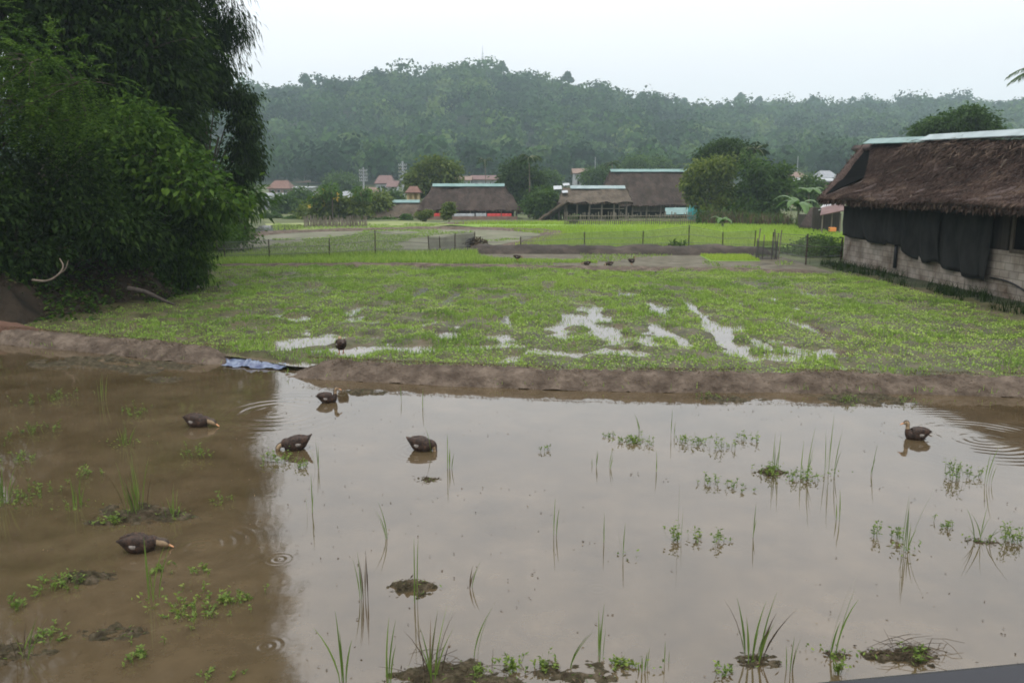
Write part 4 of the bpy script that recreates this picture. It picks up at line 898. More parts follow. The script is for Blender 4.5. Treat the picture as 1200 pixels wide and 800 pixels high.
house('long pale-roofed house behind the ridge of the long thatched house', 530, 553, 206.5, 211, 217, 170, 'browntile', 'greywall', win=2)
house('second long roof beside the pale-roofed house, with a lighter ridge', 551, 587, 205.5, 210.5, 217, 174, 'pinktile', 'greywall', win=3)
house('house with brown tiles and a pale flat awning left of the large thatched roof', 671, 692, 197.5, 203, 216, 160, 'browntile', 'greywall', win=1)
house('long low building with white metal roof behind the banana plants', 925, 982, 208.5, 212, 226, 120, 'steel', 'redtile', win=3, depth=5)
house('small square house with pale brown hipped roof behind the white metal roof', 927, 952, 201.5, 208.5, 216, 165, 'browntile', 'whitewall', hip=1.8)
house('grey-roofed house nearest the gable of the near thatched house', 962, 984, 200, 208, 218, 160, 'fibrecement', 'greywall', hip=.8)
house('small white building with an awning below the lattice pole', 400, 414, 209.5, 211, 222, 200, 'steel', 'whitewall', win=1)
house('tiny pale hut high on the forest slope', 376, 381, 181, 183, 188, 330, 'steel', 'whitewall', win=1, depth=3)
# yellow shrine-like pavilion
b = P(484, 236, 100); o = thing('pavilion', 'small yellow pavilion with a red tiled roof behind the low shed', 'pavilion', (b.x, 101, float(b.z) - 1.2)); k = 100/F
for sx in (-6, 0, 6):
    t = MB(); t.box((b.x + sx*k, 100.4, b.z - .1), (.28, .28, 2.4)); t.build('pillar', M['yellow'], o)
mb = MB(); mb.box((b.x, 102, b.z - .1), (1.35, .1, 2.3)); mb.build('wall', M['yellow'], o)
mb = MB(); e = b.z + 1.05; mb.face([(b.x-.95,99.9,e),(b.x+.95,99.9,e),(b.x+.45,101,e+.75),(b.x-.45,101,e+.75)]); mb.face([(b.x+.95,102.2,e),(b.x-.95,102.2,e),(b.x-.45,101,e+.75),(b.x+.45,101,e+.75)]); mb.face([(b.x-.95,102.2,e),(b.x-.95,99.9,e),(b.x-.45,101,e+.75)]); mb.face([(b.x+.95,99.9,e),(b.x+.95,102.2,e),(b.x+.45,101,e+.75)])
rf = mb.build('roof', M['redtile'], o); md = rf.modifiers.new('thick','SOLIDIFY'); md.thickness = .1
# red-roofed shed and thatched hut by the near house
b = P(966, 262, 58); o = thing('shed', 'small shed with dull red and white metal roof beside the near house', 'shed', (b.x, 60, .1), 'village houses at the foot of the hill')
a0, a1 = P(961,252,57), P(990,246,57); c0, c1 = P(963,243,60), P(990,237,60); mb = MB(); mb.face([a0, a1, c1, c0]); rf = mb.build('roof', M['pinktile'], o); md = rf.modifiers.new('thick','SOLIDIFY'); md.thickness = .06
a2, a3 = P(959,246,60.2), P(985,238,60.2); c2, c3 = P(966,238.5,63), P(988,236.5,63); mb = MB(); mb.face([a2, a3, c3, c2]); rf = mb.build('roof', M['whitewall'], o); md = rf.modifiers.new('thick','SOLIDIFY'); md.thickness = .06
mb = MB(); mb.box((b.x + 1.0, 60.4, .9), (2.0, .1, 1.8)); mb.build('wall', M['darkwood'], o)
for px in (963, 974, 984): t = MB(); p = P(px, 270, 57.3); p.z = 0; t.tube([p, (p.x, p.y, P(px,250,57.3).z)], .05, 7); t.build('post', M['wood'], o)
mb = MB(); p = P(976, 269, 56.5); mb.box((p.x, 56.6, p.z), (.45, .3, .28)); tag(mb.build('crate', M['orange'], base=p, bevel=.03), 'small orange box by the red-roofed shed', 'box')
mb = MB(); a, b_, c, d = P(937,266,62), P(962,268,62), P(957,243,65), P(950,243,65); slope(mb, a, b_, c, d, 8, 6, .2, 6); a2 = P(962,268,66); slope(mb, b_, a2, c, c + Vector((0,.01,0)), 6, 6, .1, 7)
o = thing('hay_hut', 'small dark conical thatch hut behind the banana plant', 'hut', P(950,270,64)); rf = mb.build('roof', M['thatchfar'], o, smooth=True); md = rf.modifiers.new('thick','SOLIDIFY'); md.thickness = .2
mb = MB(); p0 = P(950,268,64.5); mb.box((p0.x, 65.0, .5), (1.2, 1.6, 1.4)); mb.build('wall', M['darkwood'], o)

# poles, pylons, mast
def lattice(label, px, ytop, ybot, Y, arms, w, group):
    t, b = P(px, ytop, Y), P(px, ybot, Y); gz_ = float(terr(np.array(b.x), np.array(Y))); b.z = gz_ - .2; k = Y/F; o = thing('power_pole', label, 'power pole', b, group); mb = MB()
    mb.tube([b, (b.x, Y, t.z)], [w*k*.8, w*k*.5], 8); mb.build('pole', M['steel'], o)
    for yy in arms:
        z = P(px, yy, Y).z; m_ = MB(); m_.bar((b.x - 4.6*k, Y-.15, z), (b.x + 4.6*k, Y-.15, z), .12); m_.build('crossarm', M['steel'], o)
        for sx in (-4.2, -2.2, 2.2, 4.2): q = MB(); q.tube([(b.x + sx*k, Y-.15, z+.08), (b.x + sx*k, Y-.15, z+.32)], .06, 6); q.build('insulator', M['whitewall'], o)
UG = 'power poles in the village'
lattice('pale power pole with four crossarms left of the red house', 426.5, 196, 224, 150, (200.5, 204.5, 208.5, 212), 1.6, UG)
lattice('tall pale power pole with stacked crossarms right of the red house', 472.5, 189, 224, 155, (194, 198, 202, 206.5, 211), 2.2, UG)
lattice('thin grey pole left of the large thatched roof', 697, 184, 220, 150, (), .7, UG)
lattice('thin grey pole in haze right of the garden thicket', 933.5, 183, 212, 210, (), .7, UG)
p = P(565.5, 54, 515); gz_ = float(terr(np.array(p.x), np.array(515.))); o = thing('radio_mast', 'thin lattice radio mast on top of the hill', 'mast', (p.x, 515, gz_)); mb = MB(); wm_ = .55
legs = [Vector((p.x + wm_*math.cos(a), 515 + wm_*math.sin(a), 0)) for a in (0.5, 2.6, 4.7)]
for i, q in enumerate(legs): mb.bar((q.x, q.y, gz_ - 1), (q.x, q.y, p.z - 4), .12)
zz = gz_
while zz < p.z - 6:
    for i in range(3): a, b = legs[i], legs[(i+1) % 3]; mb.bar((a.x, a.y, zz), (b.x, b.y, zz + 2.5), .08); mb.bar((a.x, a.y, zz), (b.x, b.y, zz), .08)
    zz += 2.5
mb.build('lattice', M['steel'], o); mb = MB(); mb.tube([(p.x, 515, p.z - 5), (p.x, 515, p.z)], [.16, .08], 6); mb.build('antenna', M['steel'], o)

# ------------------------------------------------------------------ wire fences
nm, nn_, nl_, npn = newmat('fence_net'); npn.inputs['Base Color'].default_value = (.05,.055,.05,1); npn.inputs['Roughness'].default_value = .9
def netmat(name, col, cover):
    m, n, l, p = newmat(name); p.inputs['Base Color'].default_value = (*col, 1); p.inputs['Roughness'].default_value = .9
    t = n.new('ShaderNodeBsdfTransparent'); ms = n.new('ShaderNodeMixShader'); z = n.new('ShaderNodeTexNoise'); z.inputs['Scale'].default_value = 1.5
    tc_ = n.new('ShaderNodeTexCoord'); l.new(tc_.outputs['Object'], z.inputs['Vector']); r = n.new('ShaderNodeMapRange'); l.new(z.outputs['Fac'], r.inputs[0])
    r.inputs['To Min'].default_value = cover*.6; r.inputs['To Max'].default_value = cover*1.4
    l.new(r.outputs[0], ms.inputs[0]); l.new(t.outputs[0], ms.inputs[1]); l.new(p.outputs[0], ms.inputs[2]); l.new(ms.outputs[0], n['Material Output'].inputs[0]); return m
M['net_thin'] = netmat('thin_wire_net', (.17,.16,.15), .30); M['net_dark'] = netmat('dark_fence_net', (.045,.045,.045), .62)
def fence(label, posts, net, wires=3, rad=.024, pm='rust'):
    """posts: (px, py_base, height m)"""
    pts = [(G(a, b, .08), h) for a, b, h in posts]; o = thing('wire_fence', label, 'fence', pts[0][0], 'wire fences between the plots')
    for p, h in pts: t = MB(); t.tube([p - Vector((0,0,.2)), p + Vector((random.uniform(-.04,.04), 0, h))], rad, 7); t.build('post', M[pm], o)
    mb = MB()
    for (p, h), (q, g_) in zip(pts, pts[1:]):
        for k_ in range(wires): f = .25 + .7*k_/max(1, wires-1); mb.bar(p + Vector((0,-.04,h*f)), q + Vector((0,-.04,g_*f)), .022)
    mb.build('wire', M['wire'], o)
    if net:
        mb = MB(); hn = min(h for _, h in pts) * .92
        for (p, h), (q, g_) in zip(pts, pts[1:]): mb.face([p + Vector((0,.04,.03)), q + Vector((0,.04,.03)), q + Vector((0,.04,g_*.9)), p + Vector((0,.04,h*.9))])
        mb.build('net', M[net], o)
fence('thin wire fence with rusty posts along the left of the plots', [(200,306,.8),(264,305,.8),(316,303.5,.85),(386,301,.85),(440,299.5,1.15),(503,297.5,.85)], 'net_thin')
fence('short fence of dark grey net in the middle of the plots', [(503,297.3,.85),(516,296.5,.8),(533,295,.9),(557,292.5,.9)], 'net_dark', 2)
fence('thin wire fence on top of the dark mud bank', [(610,291,.6),(685,291,.85),(753,291,.9),(807,291,1.2),(847,291,.85),(884,292,.95)], 'net_thin', 3, .03)
fence('wire fence round the bushy corner by the block wall', [(905,301,1.1),(944,311,1.25),(985,306,1.0)], 'net_thin', 3, .035)
o = thing('stick_gate', 'little gate of thin leaning sticks at the end of the mud bank', 'gate', G(898, 305, .1)); mb = MB()
for px, lean in ((886,.12),(889,-.1),(893,.05),(904,.02),(908,.1),(910,-.15),(912,.08)): b = G(px, 304, .1); mb.tube([b, b + Vector((lean, 0, random.uniform(.9, 1.35)))], .025, 6)
mb.build('sticks', M['wood'], o); mb = MB(); mb.face([G(885,304.2,.1), G(911,304.2,.1), G(911,304.2,.1) + Vector((0,0,.8)), G(885,304.2,.1) + Vector((0,0,.8))]); mb.build('net', M['net_dark'], o)
# heap and fallen leaves on the dark bank
b = G(559, 292, .1); tree('leaf_heap', 'dark heap of rotting leaves beside the dark net fence', 'heap', (b.x, b.y, .1), [(b.x, b.y, .35, .45, .3, .18)], 60, 16, .12, .16, .07, 'drygrass', .02, 'bark', None, twigs=5)
b = G(791, 293, .1); tree('fallen_leaves', 'dark green banana leaves lying over the mud bank', 'leaves', (b.x, b.y, .3), [(b.x - .25, b.y - .5, .5, .25, .15, .05), (b.x + .3, b.y - .5, .45, .22, .15, .05)], 14, 8, .05, .22, .07, 'leaf_mid', .02, 'bark', None, twigs=5)

# ------------------------------------------------------------------ near thatched house on the right
WX = 13.3
def wallx(Y): return 13.25 + (Y - 33) * .01
HB = thing('thatched_house', 'big brown thatched house with block wall and black cloth close on the right', 'house', (15.5, 24, .1), 'thatched houses in the village')
m, n_, l_, p_ = newmat('concrete_block')
t_ = n_.new('ShaderNodeTexCoord'); sx = n_.new('ShaderNodeSeparateXYZ'); cx_ = n_.new('ShaderNodeCombineXYZ'); l_.new(t_.outputs['Object'], sx.inputs[0]); l_.new(sx.outputs['Y'], cx_.inputs['X']); l_.new(sx.outputs['Z'], cx_.inputs['Y'])
br = n_.new('ShaderNodeTexBrick'); l_.new(cx_.outputs[0], br.inputs['Vector']); br.inputs['Scale'].default_value = 1; br.inputs['Brick Width'].default_value = .42; br.inputs['Row Height'].default_value = .2; br.inputs['Mortar Size'].default_value = .012
br.inputs['Color1'].default_value = (.34,.31,.275,1); br.inputs['Color2'].default_value = (.26,.24,.215,1); br.inputs['Mortar'].default_value = (.19,.172,.15,1)
zz_ = n_.new('ShaderNodeTexNoise'); zz_.inputs['Scale'].default_value = 1.6; zz_.inputs['Detail'].default_value = 8; l_.new(t_.outputs['Object'], zz_.inputs['Vector'])
rr_ = n_.new('ShaderNodeValToRGB'); l_.new(zz_.outputs['Fac'], rr_.inputs[0]); rr_.color_ramp.elements[0].color = (.33,.25,.18,1); rr_.color_ramp.elements[1].color = (1.15,1.1,1.05,1); rr_.color_ramp.elements[0].position = .3; rr_.color_ramp.elements[1].position = .65
mu = n_.new('ShaderNodeMix'); mu.data_type = 'RGBA'; mu.blend_type = 'MULTIPLY'; mu.inputs[0].default_value = 1; l_.new(br.outputs['Color'], mu.inputs[6]); l_.new(rr_.outputs[0], mu.inputs[7])
l_.new(mu.outputs[2], p_.inputs['Base Color']); p_.inputs['Roughness'].default_value = .9
bb = n_.new('ShaderNodeBump'); bb.inputs['Distance'].default_value = .012; l_.new(br.outputs['Fac'], bb.inputs['Height']); bb.invert = True; l_.new(bb.outputs[0], p_.inputs['Normal']); M['block'] = m
mb = MB(); mb.box((WX + .1, 22.4, .75), (.2, 21.2, 1.34)); mb.box((14.9, 32.9, .70), (3.0, .2, 1.24)); mb.build('block_wall', M['block'], HB)
M['plinth'] = mat('mossy_plinth', (.02,.018,.012), (.06,.055,.035), 2.5, .9, .04, 8, c3=(.03,.04,.014))
mb = MB(); nY = 120; prof_ = ((WX - 1.05, -.12), (WX - .8, .1), (WX - .45, .15), (WX + .05, .16))
for i in range(nY + 1):
    Y = 11.6 + 21.6*i/nY
    for q, (x, z) in enumerate(prof_):
        w_ = float(fbm(np.array(Y*1.3), np.array(q*2.1), 151, 4)) - .5; mb.v.append((x + .45*w_*(q < 3), Y, z + .16*w_*(0 < q < 3)))
for i in range(nY):
    for q in range(3): k_ = i*4 + q; mb.f.append((k_, k_+1, k_+5, k_+4)); mb.m.append(0)
mb.build('plinth', M['plinth'], HB, smooth=True)
mb = MB(); mb.box((WX + .12, 22.35, 1.95), (.1, 21.1, 1.1)); mb.box((14.9, 32.95, 1.95), (3.0, .1, 1.1)); mb.build('plank_wall', M['darkwood'], HB)
for Y in (32.9, 29.2, 25.6, 22.2, 18.6, 15, 12): t = MB(); t.box((WX + .1, Y, 1.55), (.16, .16, 2.6)); t.build('post', M['darkwood'], HB)
# pipe and downpipe
mb = MB(); mb.tube([(WX - .06, 28.35, .38), (WX - .06, 28.35, 1.25)], .06, 8); mb.build('downpipe', M['black'], HB, smooth=True)
mb = MB(); mb.tube(catmull([PX(1160,325,WX-.04), PX(1175,328,WX-.04), PX(1190,334,WX-.05), PX(1206,345,WX-.05), PX(1225,362,WX-.05)], 5), .022, 7); mb.build('hose', M['black'], HB, smooth=True)
# windows: dark opening with a wooden frame at the right edge
y0, y1 = PX(1186, 300, WX).y, PX(1240, 300, WX).y
mb = MB(); mb.box((WX + .055, (y0+y1)/2, 1.9), (.06, y0-y1, 1.0)); wf = mb.build('window', M['dark'], HB)
mb = MB(); mb.box((WX + .03, y0 + .06, 1.9), (.1, .12, 1.05)); mb.box((WX + .03, (y0+y1)/2, 1.43), (.1, y0-y1, .1)); mb.build('frame', M['bark'], wf)
# shade cloths hung from the eave
def shade(pxs, seed):
    """pxs: list of (px, bottom py)"""
    mb = MB(); nv = 12; cols = []
    fine = np.linspace(pxs[0][0], pxs[-1][0], max(8, int((pxs[-1][0] - pxs[0][0]) / 2)))
    by_ = np.interp(fine, [a for a, b in pxs], [b for a, b in pxs])
    for i, (px, py) in enumerate(zip(fine, by_)):
        bpt = PX(px, py, WX - .1); zt = 2.42; col_ = []
        for j in range(nv + 1):
            t = j/nv; z = zt + (bpt.z - zt)*t; fold = .075*math.sin(i*.55 + seed + 1.2*math.sin(t*3)) * (.3 + t) + .05*math.sin(i*.23 + seed*2 - t*2)
            col_.append((WX - .13 + fold - .03*math.sin(math.pi*t), bpt.y, z))
        cols.append(col_)
    for c in cols: mb.v += c
    for i in range(len(cols) - 1):
        for j in range(nv): q = i*(nv+1) + j; mb.f.append((q, q+1, q+nv+2, q+nv+1)); mb.m.append(0)
    ob = mb.build('shade_cloth', M['darkcloth'], HB, smooth=True); md = ob.modifiers.new('thick','SOLIDIFY'); md.thickness = .008
shade([(985.5,275.5),(1002,279),(1020,283),(1036,287),(1038,283.5),(1050,286.5),(1061,294)], 1)
shade([(1060,293),(1068,302),(1076,307),(1090,308.5),(1095,306),(1100,309)], 4)
shade([(1095,306),(1104,313),(1120,319),(1140,326),(1158,328.5)], 7)
# the roof
def RP(px, py, X): return PX(px, py, X)
EX, RX = 12.5, 15.3
z_e = lambda Y: 2.66 + (Y - 20) * .006
z_r = lambda Y: 4.47 + (Y - 24) * .044
Yn = 8.0; Ye = RP(958, 232, EX).y; Yg = RP(1021, 169, RX).y
e_far, e_near = Vector((EX, Ye, z_e(Ye) + .02)), Vector((EX - .0, Yn, z_e(Yn)))
r_far, r_near = Vector((RX, Yg, z_r(Yg))), Vector((RX, Yn, z_r(Yn)))
t_g = .52   # the gable foot, part of the way down the slope
g_far = RP(1013, 206, EX + (RX - EX) * t_g)
mb = MB()
# front slope: rows from eave to ridge, far end follows hip line then the upright verge
nu, nv = 70, 22
def far_pt(t):
    if t < t_g: return e_far.lerp(g_far, t / t_g)
    return g_far.lerp(r_far, (t - t_g) / (1 - t_g))
def front(s_, t):
    n_pt = e_near.lerp(r_near, t); f = far_pt(t); p = n_pt.lerp(f, s_); p.z -= .16*math.sin(math.pi*t); return p
st = len(mb.v)
SS, TT = np.meshgrid(np.linspace(0, 1, nu+1), np.linspace(0, 1, nv+1)); NN = fbm(SS*34, TT*7, 91, 4) - .5; ND = fbm(SS*8, TT*3, 95, 3) - .5
for j in range(nv+1):
    for i in range(nu+1):
        p = front(i/nu, j/nv); p += Vector((-.5, 0, .8)) * float(NN[j, i]*.10 + ND[j, i]*.22); mb.v.append(tuple(p))
for j in range(nv):
    for i in range(nu): q = st + j*(nu+1) + i; mb.f.append((q, q+nu+1, q+nu+2, q+1)); mb.m.append(0)
BX = 2*RX - EX; back_far, back_near = Vector((BX, Ye + 1.5, z_e(Ye))), Vector((BX, Yn, z_e(Yn)))
slope(mb, back_near, back_far, r_far + Vector((0, 1.8, 0)), r_near, 30, 8, .2, 8)
roof = mb.build('roof', M['thatchbase'], HB, smooth=True); md = roof.modifiers.new('thick', 'SOLIDIFY'); md.thickness = .22; md.offset = -1
# far verge of the back slope: a thick dark thatch edge that runs from the peak down to the eave corner, with a near-black sheet before it as painted shade of the gap
apex = RP(1013, 168.5, RX + .1); foot = RP(961, 231, EX + .35)
apex2 = apex + Vector((1.6, .6, -.4)); foot2 = foot + Vector((2.5, 1.0, -.1))
mb = MB(); slope(mb, foot, foot2, apex2, apex, 8, 16, .16, 12)
vg = mb.build('gable_verge', M['thatchbase'], HB, smooth=True); md = vg.modifiers.new('thick', 'SOLIDIFY'); md.thickness = .28; md.offset = 0
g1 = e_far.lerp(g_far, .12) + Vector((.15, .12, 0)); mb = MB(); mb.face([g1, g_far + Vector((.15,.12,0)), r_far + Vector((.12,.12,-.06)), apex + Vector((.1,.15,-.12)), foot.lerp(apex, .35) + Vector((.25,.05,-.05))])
gb = mb.build('gable_shade', M['dark'], HB); md = gb.modifiers.new('thick', 'SOLIDIFY'); md.thickness = .03
# thatch straws lying down the slope
n = 110000; s_ = .003 + .99 * RNG.random(n) ** .8; t = RNG.random(n); sI = np.clip((s_*nu).astype(int), 0, nu); tI = np.clip((t*nv).astype(int), 0, nv)
en, rn, ef, gf, rf_ = map(np.array, (e_near, r_near, e_far, g_far, r_far))
fp = np.where((t < t_g)[:, None], ef + (gf - ef)*(t/t_g)[:, None], gf + (rf_ - gf)*((t - t_g)/(1 - t_g))[:, None])
C_ = (en + (rn - en)*t[:, None])*(1 - s_)[:, None] + fp*s_[:, None]; C_[:, 2] -= .16*np.sin(np.pi*t)
C_ += np.array([-.5, 0, .8]) * (NN[tI, sI]*.10 + ND[tI, sI]*.22 + .012 + .014*RNG.random(n))[:, None]
dn = np.array([EX - RX, 0, -2.45]); D = unit(unit(dn[None]) + RNG.normal(size=(n, 3))*np.array([.15, .22, .08])); D = unit(D + np.array([-.03, 0, .02]))
V, Fc = leaf_quads(C_, D, RNG.uniform(.07, .24, n), RNG.uniform(.009, .02, n), .03)
tnt = np.clip(.12 + (fbm(C_[:, 1]*.9, t*6, 101, 4) - .32)*1.5 + RNG.normal(0, .15, n) + .35*(RNG.random(n) < .04) + .3*(t > .8)*(C_[:, 1] < 27), 0, 1)
np_obj('thatch_straw', V, Fc, M['thatch'], roof, tint=np.repeat(tnt, 4))
fringe('eave_fringe', [(e_near + Vector((.1,0,-.03)), e_far + Vector((.1,0,-.03))), (e_near + Vector((.05,0,-.12)), e_far + Vector((.05,0,-.12)))], 150, .14, roof, M['thatch'])
fringe('verge_fringe', [(foot, apex)], 110, .14, vg, M['thatch'])
# ridge sheets: teal at the far end, galvanised nearer
ya = RP(1095, 166, RX).y
ridge_cap('ridge_sheet', Vector((RX - .05, Yg, z_r(Yg) + .12)), Vector((RX - .05, ya, z_r(ya) + .12)), .32, M['teal'], roof, .2)
ridge_cap('ridge_sheet', Vector((RX - .05, ya + .3, z_r(ya) + .2)), Vector((RX - .05, Yn, z_r(Yn) + .34)), .38, M['paleteal'], roof, .2)
# a bundle of loose straw pushed up under the ridge
n = 5200; Y_ = RNG.uniform(Yn, ya + 1.5, n); u_ = np.abs(RNG.normal(0, .22, n)); C_ = np.stack([RX - .2 - u_*1.2, Y_, z_r(Y_) - .02 - u_*.95 + .14*RNG.random(n)], -1)
D = unit(np.array([-.7, 0, -.5]) + RNG.normal(size=(n, 3))*np.array([.4, .75, .3])); V, Fc = leaf_quads(C_, D, RNG.uniform(.15, .45, n), .022, .1)
np_obj('loose_straw', V, Fc, M['thatch'], roof, tint=np.repeat(np.clip(RNG.normal(.72, .2, n), 0, 1), 4))
for a, b in (((1045,203),(1061,195)),((1172,197),(1179,187)),((1110,198),(1118,196)),((1064,238),(1068,229))):   # pale sticks lying on the thatch
    k_ = lambda py, px: EX + (RX-EX) * min(.95, max(.05, (float(np.interp(px,[958,1200],[232,255])) - py) / (float(np.interp(px,[958,1200],[232,255])) - float(np.interp(px,[1006,1200],[168,157])))))
    p, q = RP(a[0], a[1], k_(a[1], a[0]) - .06), RP(b[0], b[1], k_(b[1], b[0]) - .06); mb = MB(); mb.tube([p, p.lerp(q, .5), q], [.025,.03,.02], 6)
    mb.build('loose_stick', M['thatchlight'], roof)
# weeds along the plinth
B = np.stack([RNG.uniform(12.0, 13.2, 5200), RNG.uniform(12.5, 33.2, 5200), np.full(5200, .1)], -1); kq = fbm(B[:,0]*1.5, B[:,1]*.8, 111) > .52; B = B[kq]
V, Fc, T = blades(B, RNG.uniform(.1, .42, len(B)), .02, .4, 3, np.clip(RNG.normal(.3, .2, len(B)), 0, 1)); tag(np_obj('wall_weeds', V, Fc, M['leaf_dark'], tint=T), 'dark weeds along the foot of the block wall', 'weeds', kind='stuff')

# ------------------------------------------------------------------ blue plastic sheet in the gap of the dike
a, b = G(264, 420, .1), G(334, 424, .1); mb = MB(); nx_, ny_ = 40, 16
for j in range(ny_ + 1):
    for i in range(nx_ + 1):
        s_, t = i/nx_, j/ny_; ed = float(fbm(np.array(s_*7.), np.array(3.), 123, 3)) - .5; p = a.lerp(b, s_) + Vector((0, (-.2 + .5*t)*(1 + 1.1*ed*(1 if t < .5 else .6)), 0)); q = float(fbm(np.array(s_*9), np.array(t*4), 121, 4))
        mb.v.append((p.x + .05*math.sin(t*7), p.y + .12*(q-.5), .005 + .16*q*q*math.sin(math.pi*min(1, t*1.2 + .1)) + .03*t))
for j in range(ny_):
    for i in range(nx_): q = j*(nx_+1) + i; mb.f.append((q, q+1, q+nx_+2, q+nx_+1)); mb.m.append(0)
tag(mb.build('plastic_sheet', M['bluesheet'], base=a.lerp(b, .5)), 'crumpled blue plastic sheet plugging the gap in the mud dike', 'plastic sheet')

# ------------------------------------------------------------------ ducks
M['duckbody'] = mat('duck_plumage', (.007,.006,.006), (.06,.034,.023), 22, .6, .006, 40, c3=(.022,.015,.012), spec=.2)
_dn, _dl = M['duckbody'].node_tree.nodes, M['duckbody'].node_tree.links
_v = _dn.new('ShaderNodeTexVoronoi'); _v.inputs['Scale'].default_value = 34; _v.feature = 'DISTANCE_TO_EDGE'
_t = _dn.new('ShaderNodeTexCoord'); _m = _dn.new('ShaderNodeMapping'); _m.inputs['Scale'].default_value = (.75, 1.2, 1.2); _dl.new(_t.outputs['Object'], _m.inputs[0]); _dl.new(_m.outputs[0], _v.inputs['Vector'])
_r = _dn.new('ShaderNodeValToRGB'); _dl.new(_v.outputs['Distance'], _r.inputs[0]); _r.color_ramp.elements[0].color = (.17,.10,.06,1); _r.color_ramp.elements[1].color = (0,0,0,1); _r.color_ramp.elements[0].position = .02; _r.color_ramp.elements[1].position = .13
_x = _dn.new('ShaderNodeMix'); _x.data_type = 'RGBA'; _x.blend_type = 'ADD'; _x.inputs[0].default_value = .16
_p = _dn['Principled BSDF']; _src = _p.inputs['Base Color'].links[0].from_socket; _dl.new(_src, _x.inputs[6]); _dl.new(_r.outputs[0], _x.inputs[7]); _dl.new(_x.outputs[2], _p.inputs['Base Color'])
M['duckhead'] = mat('duck_head', (.20,.14,.085), (.34,.25,.15), 22, .7)
M['duckcrown'] = mat('duck_crown', (.03,.022,.016), (.07,.05,.035), 22, .7)
M['duckwhite'] = mat('duck_white_feathers', (.10,.09,.08), (.32,.29,.26), 60, .7)
M['bill'] = mat('duck_bill', (.42,.18,.07), (.5,.26,.13), 20, .45)
M['eye'] = mat('duck_eye', (.004,.004,.004), None, 1, .1)
M['leg'] = mat('duck_leg', (.45,.14,.05), None, 1, .5)
BODY = [(-.215,.135,.012,.006),(-.18,.128,.036,.018),(-.13,.115,.062,.048),(-.07,.10,.086,.078),(0,.09,.098,.092),(.06,.086,.092,.092),(.105,.090,.07,.076)]
POSE = {
 'up':     [(.132,.118,.042,.05),(.140,.15,.028,.034),(.143,.19,.026,.028),(.150,.225,.032,.033),(.170,.238,.033,.033),(.193,.232,.026,.025),(.207,.226,.014,.014)],
 'low':    [(.145,.105,.052,.06),(.175,.105,.038,.044),(.205,.10,.033,.036),(.235,.093,.038,.04),(.262,.084,.039,.038),(.287,.072,.03,.028),(.30,.064,.017,.015)],
 'dip':    [(.145,.10,.05,.058),(.178,.09,.031,.035),(.205,.084,.028,.029),(.225,.068,.032,.032),(.238,.048,.032,.032),(.246,.027,.025,.024),(.249,.012,.014,.013)],
 'under':  [(.14,.098,.052,.062),(.175,.09,.04,.046),(.19,.045,.028,.03),(.197,.012,.029,.03),(.2,-.02,.03,.03),(.203,-.045,.024,.024),(.205,-.06,.013,.013)],
 'preen':  [(.13,.105,.042,.05),(.132,.145,.028,.034),(.118,.175,.027,.028),(.095,.185,.032,.032),(.07,.178,.032,.032),(.05,.165,.025,.025),(.04,.156,.014,.014)]}
def rings_of(path, sub, n=18):
    c = catmull([(p[0], 0, p[1]) for p in path], sub); u = np.linspace(0, len(path)-1, len(c)); ry = np.interp(u, range(len(path)), [p[2] for p in path]); rz = np.interp(u, range(len(path)), [p[3] for p in path]); out = []
    for i, p in enumerate(c):
        t = (c[min(i+1, len(c)-1)] - c[max(i-1, 0)]).normalized(); nrm = Vector((-t.z, 0, t.x))
        out.append([p + Vector((0, 1, 0))*(math.cos(2*math.pi*k/n)*ry[i]) + nrm*(math.sin(2*math.pi*k/n)*rz[i]) for k in range(n)])
    return out, c
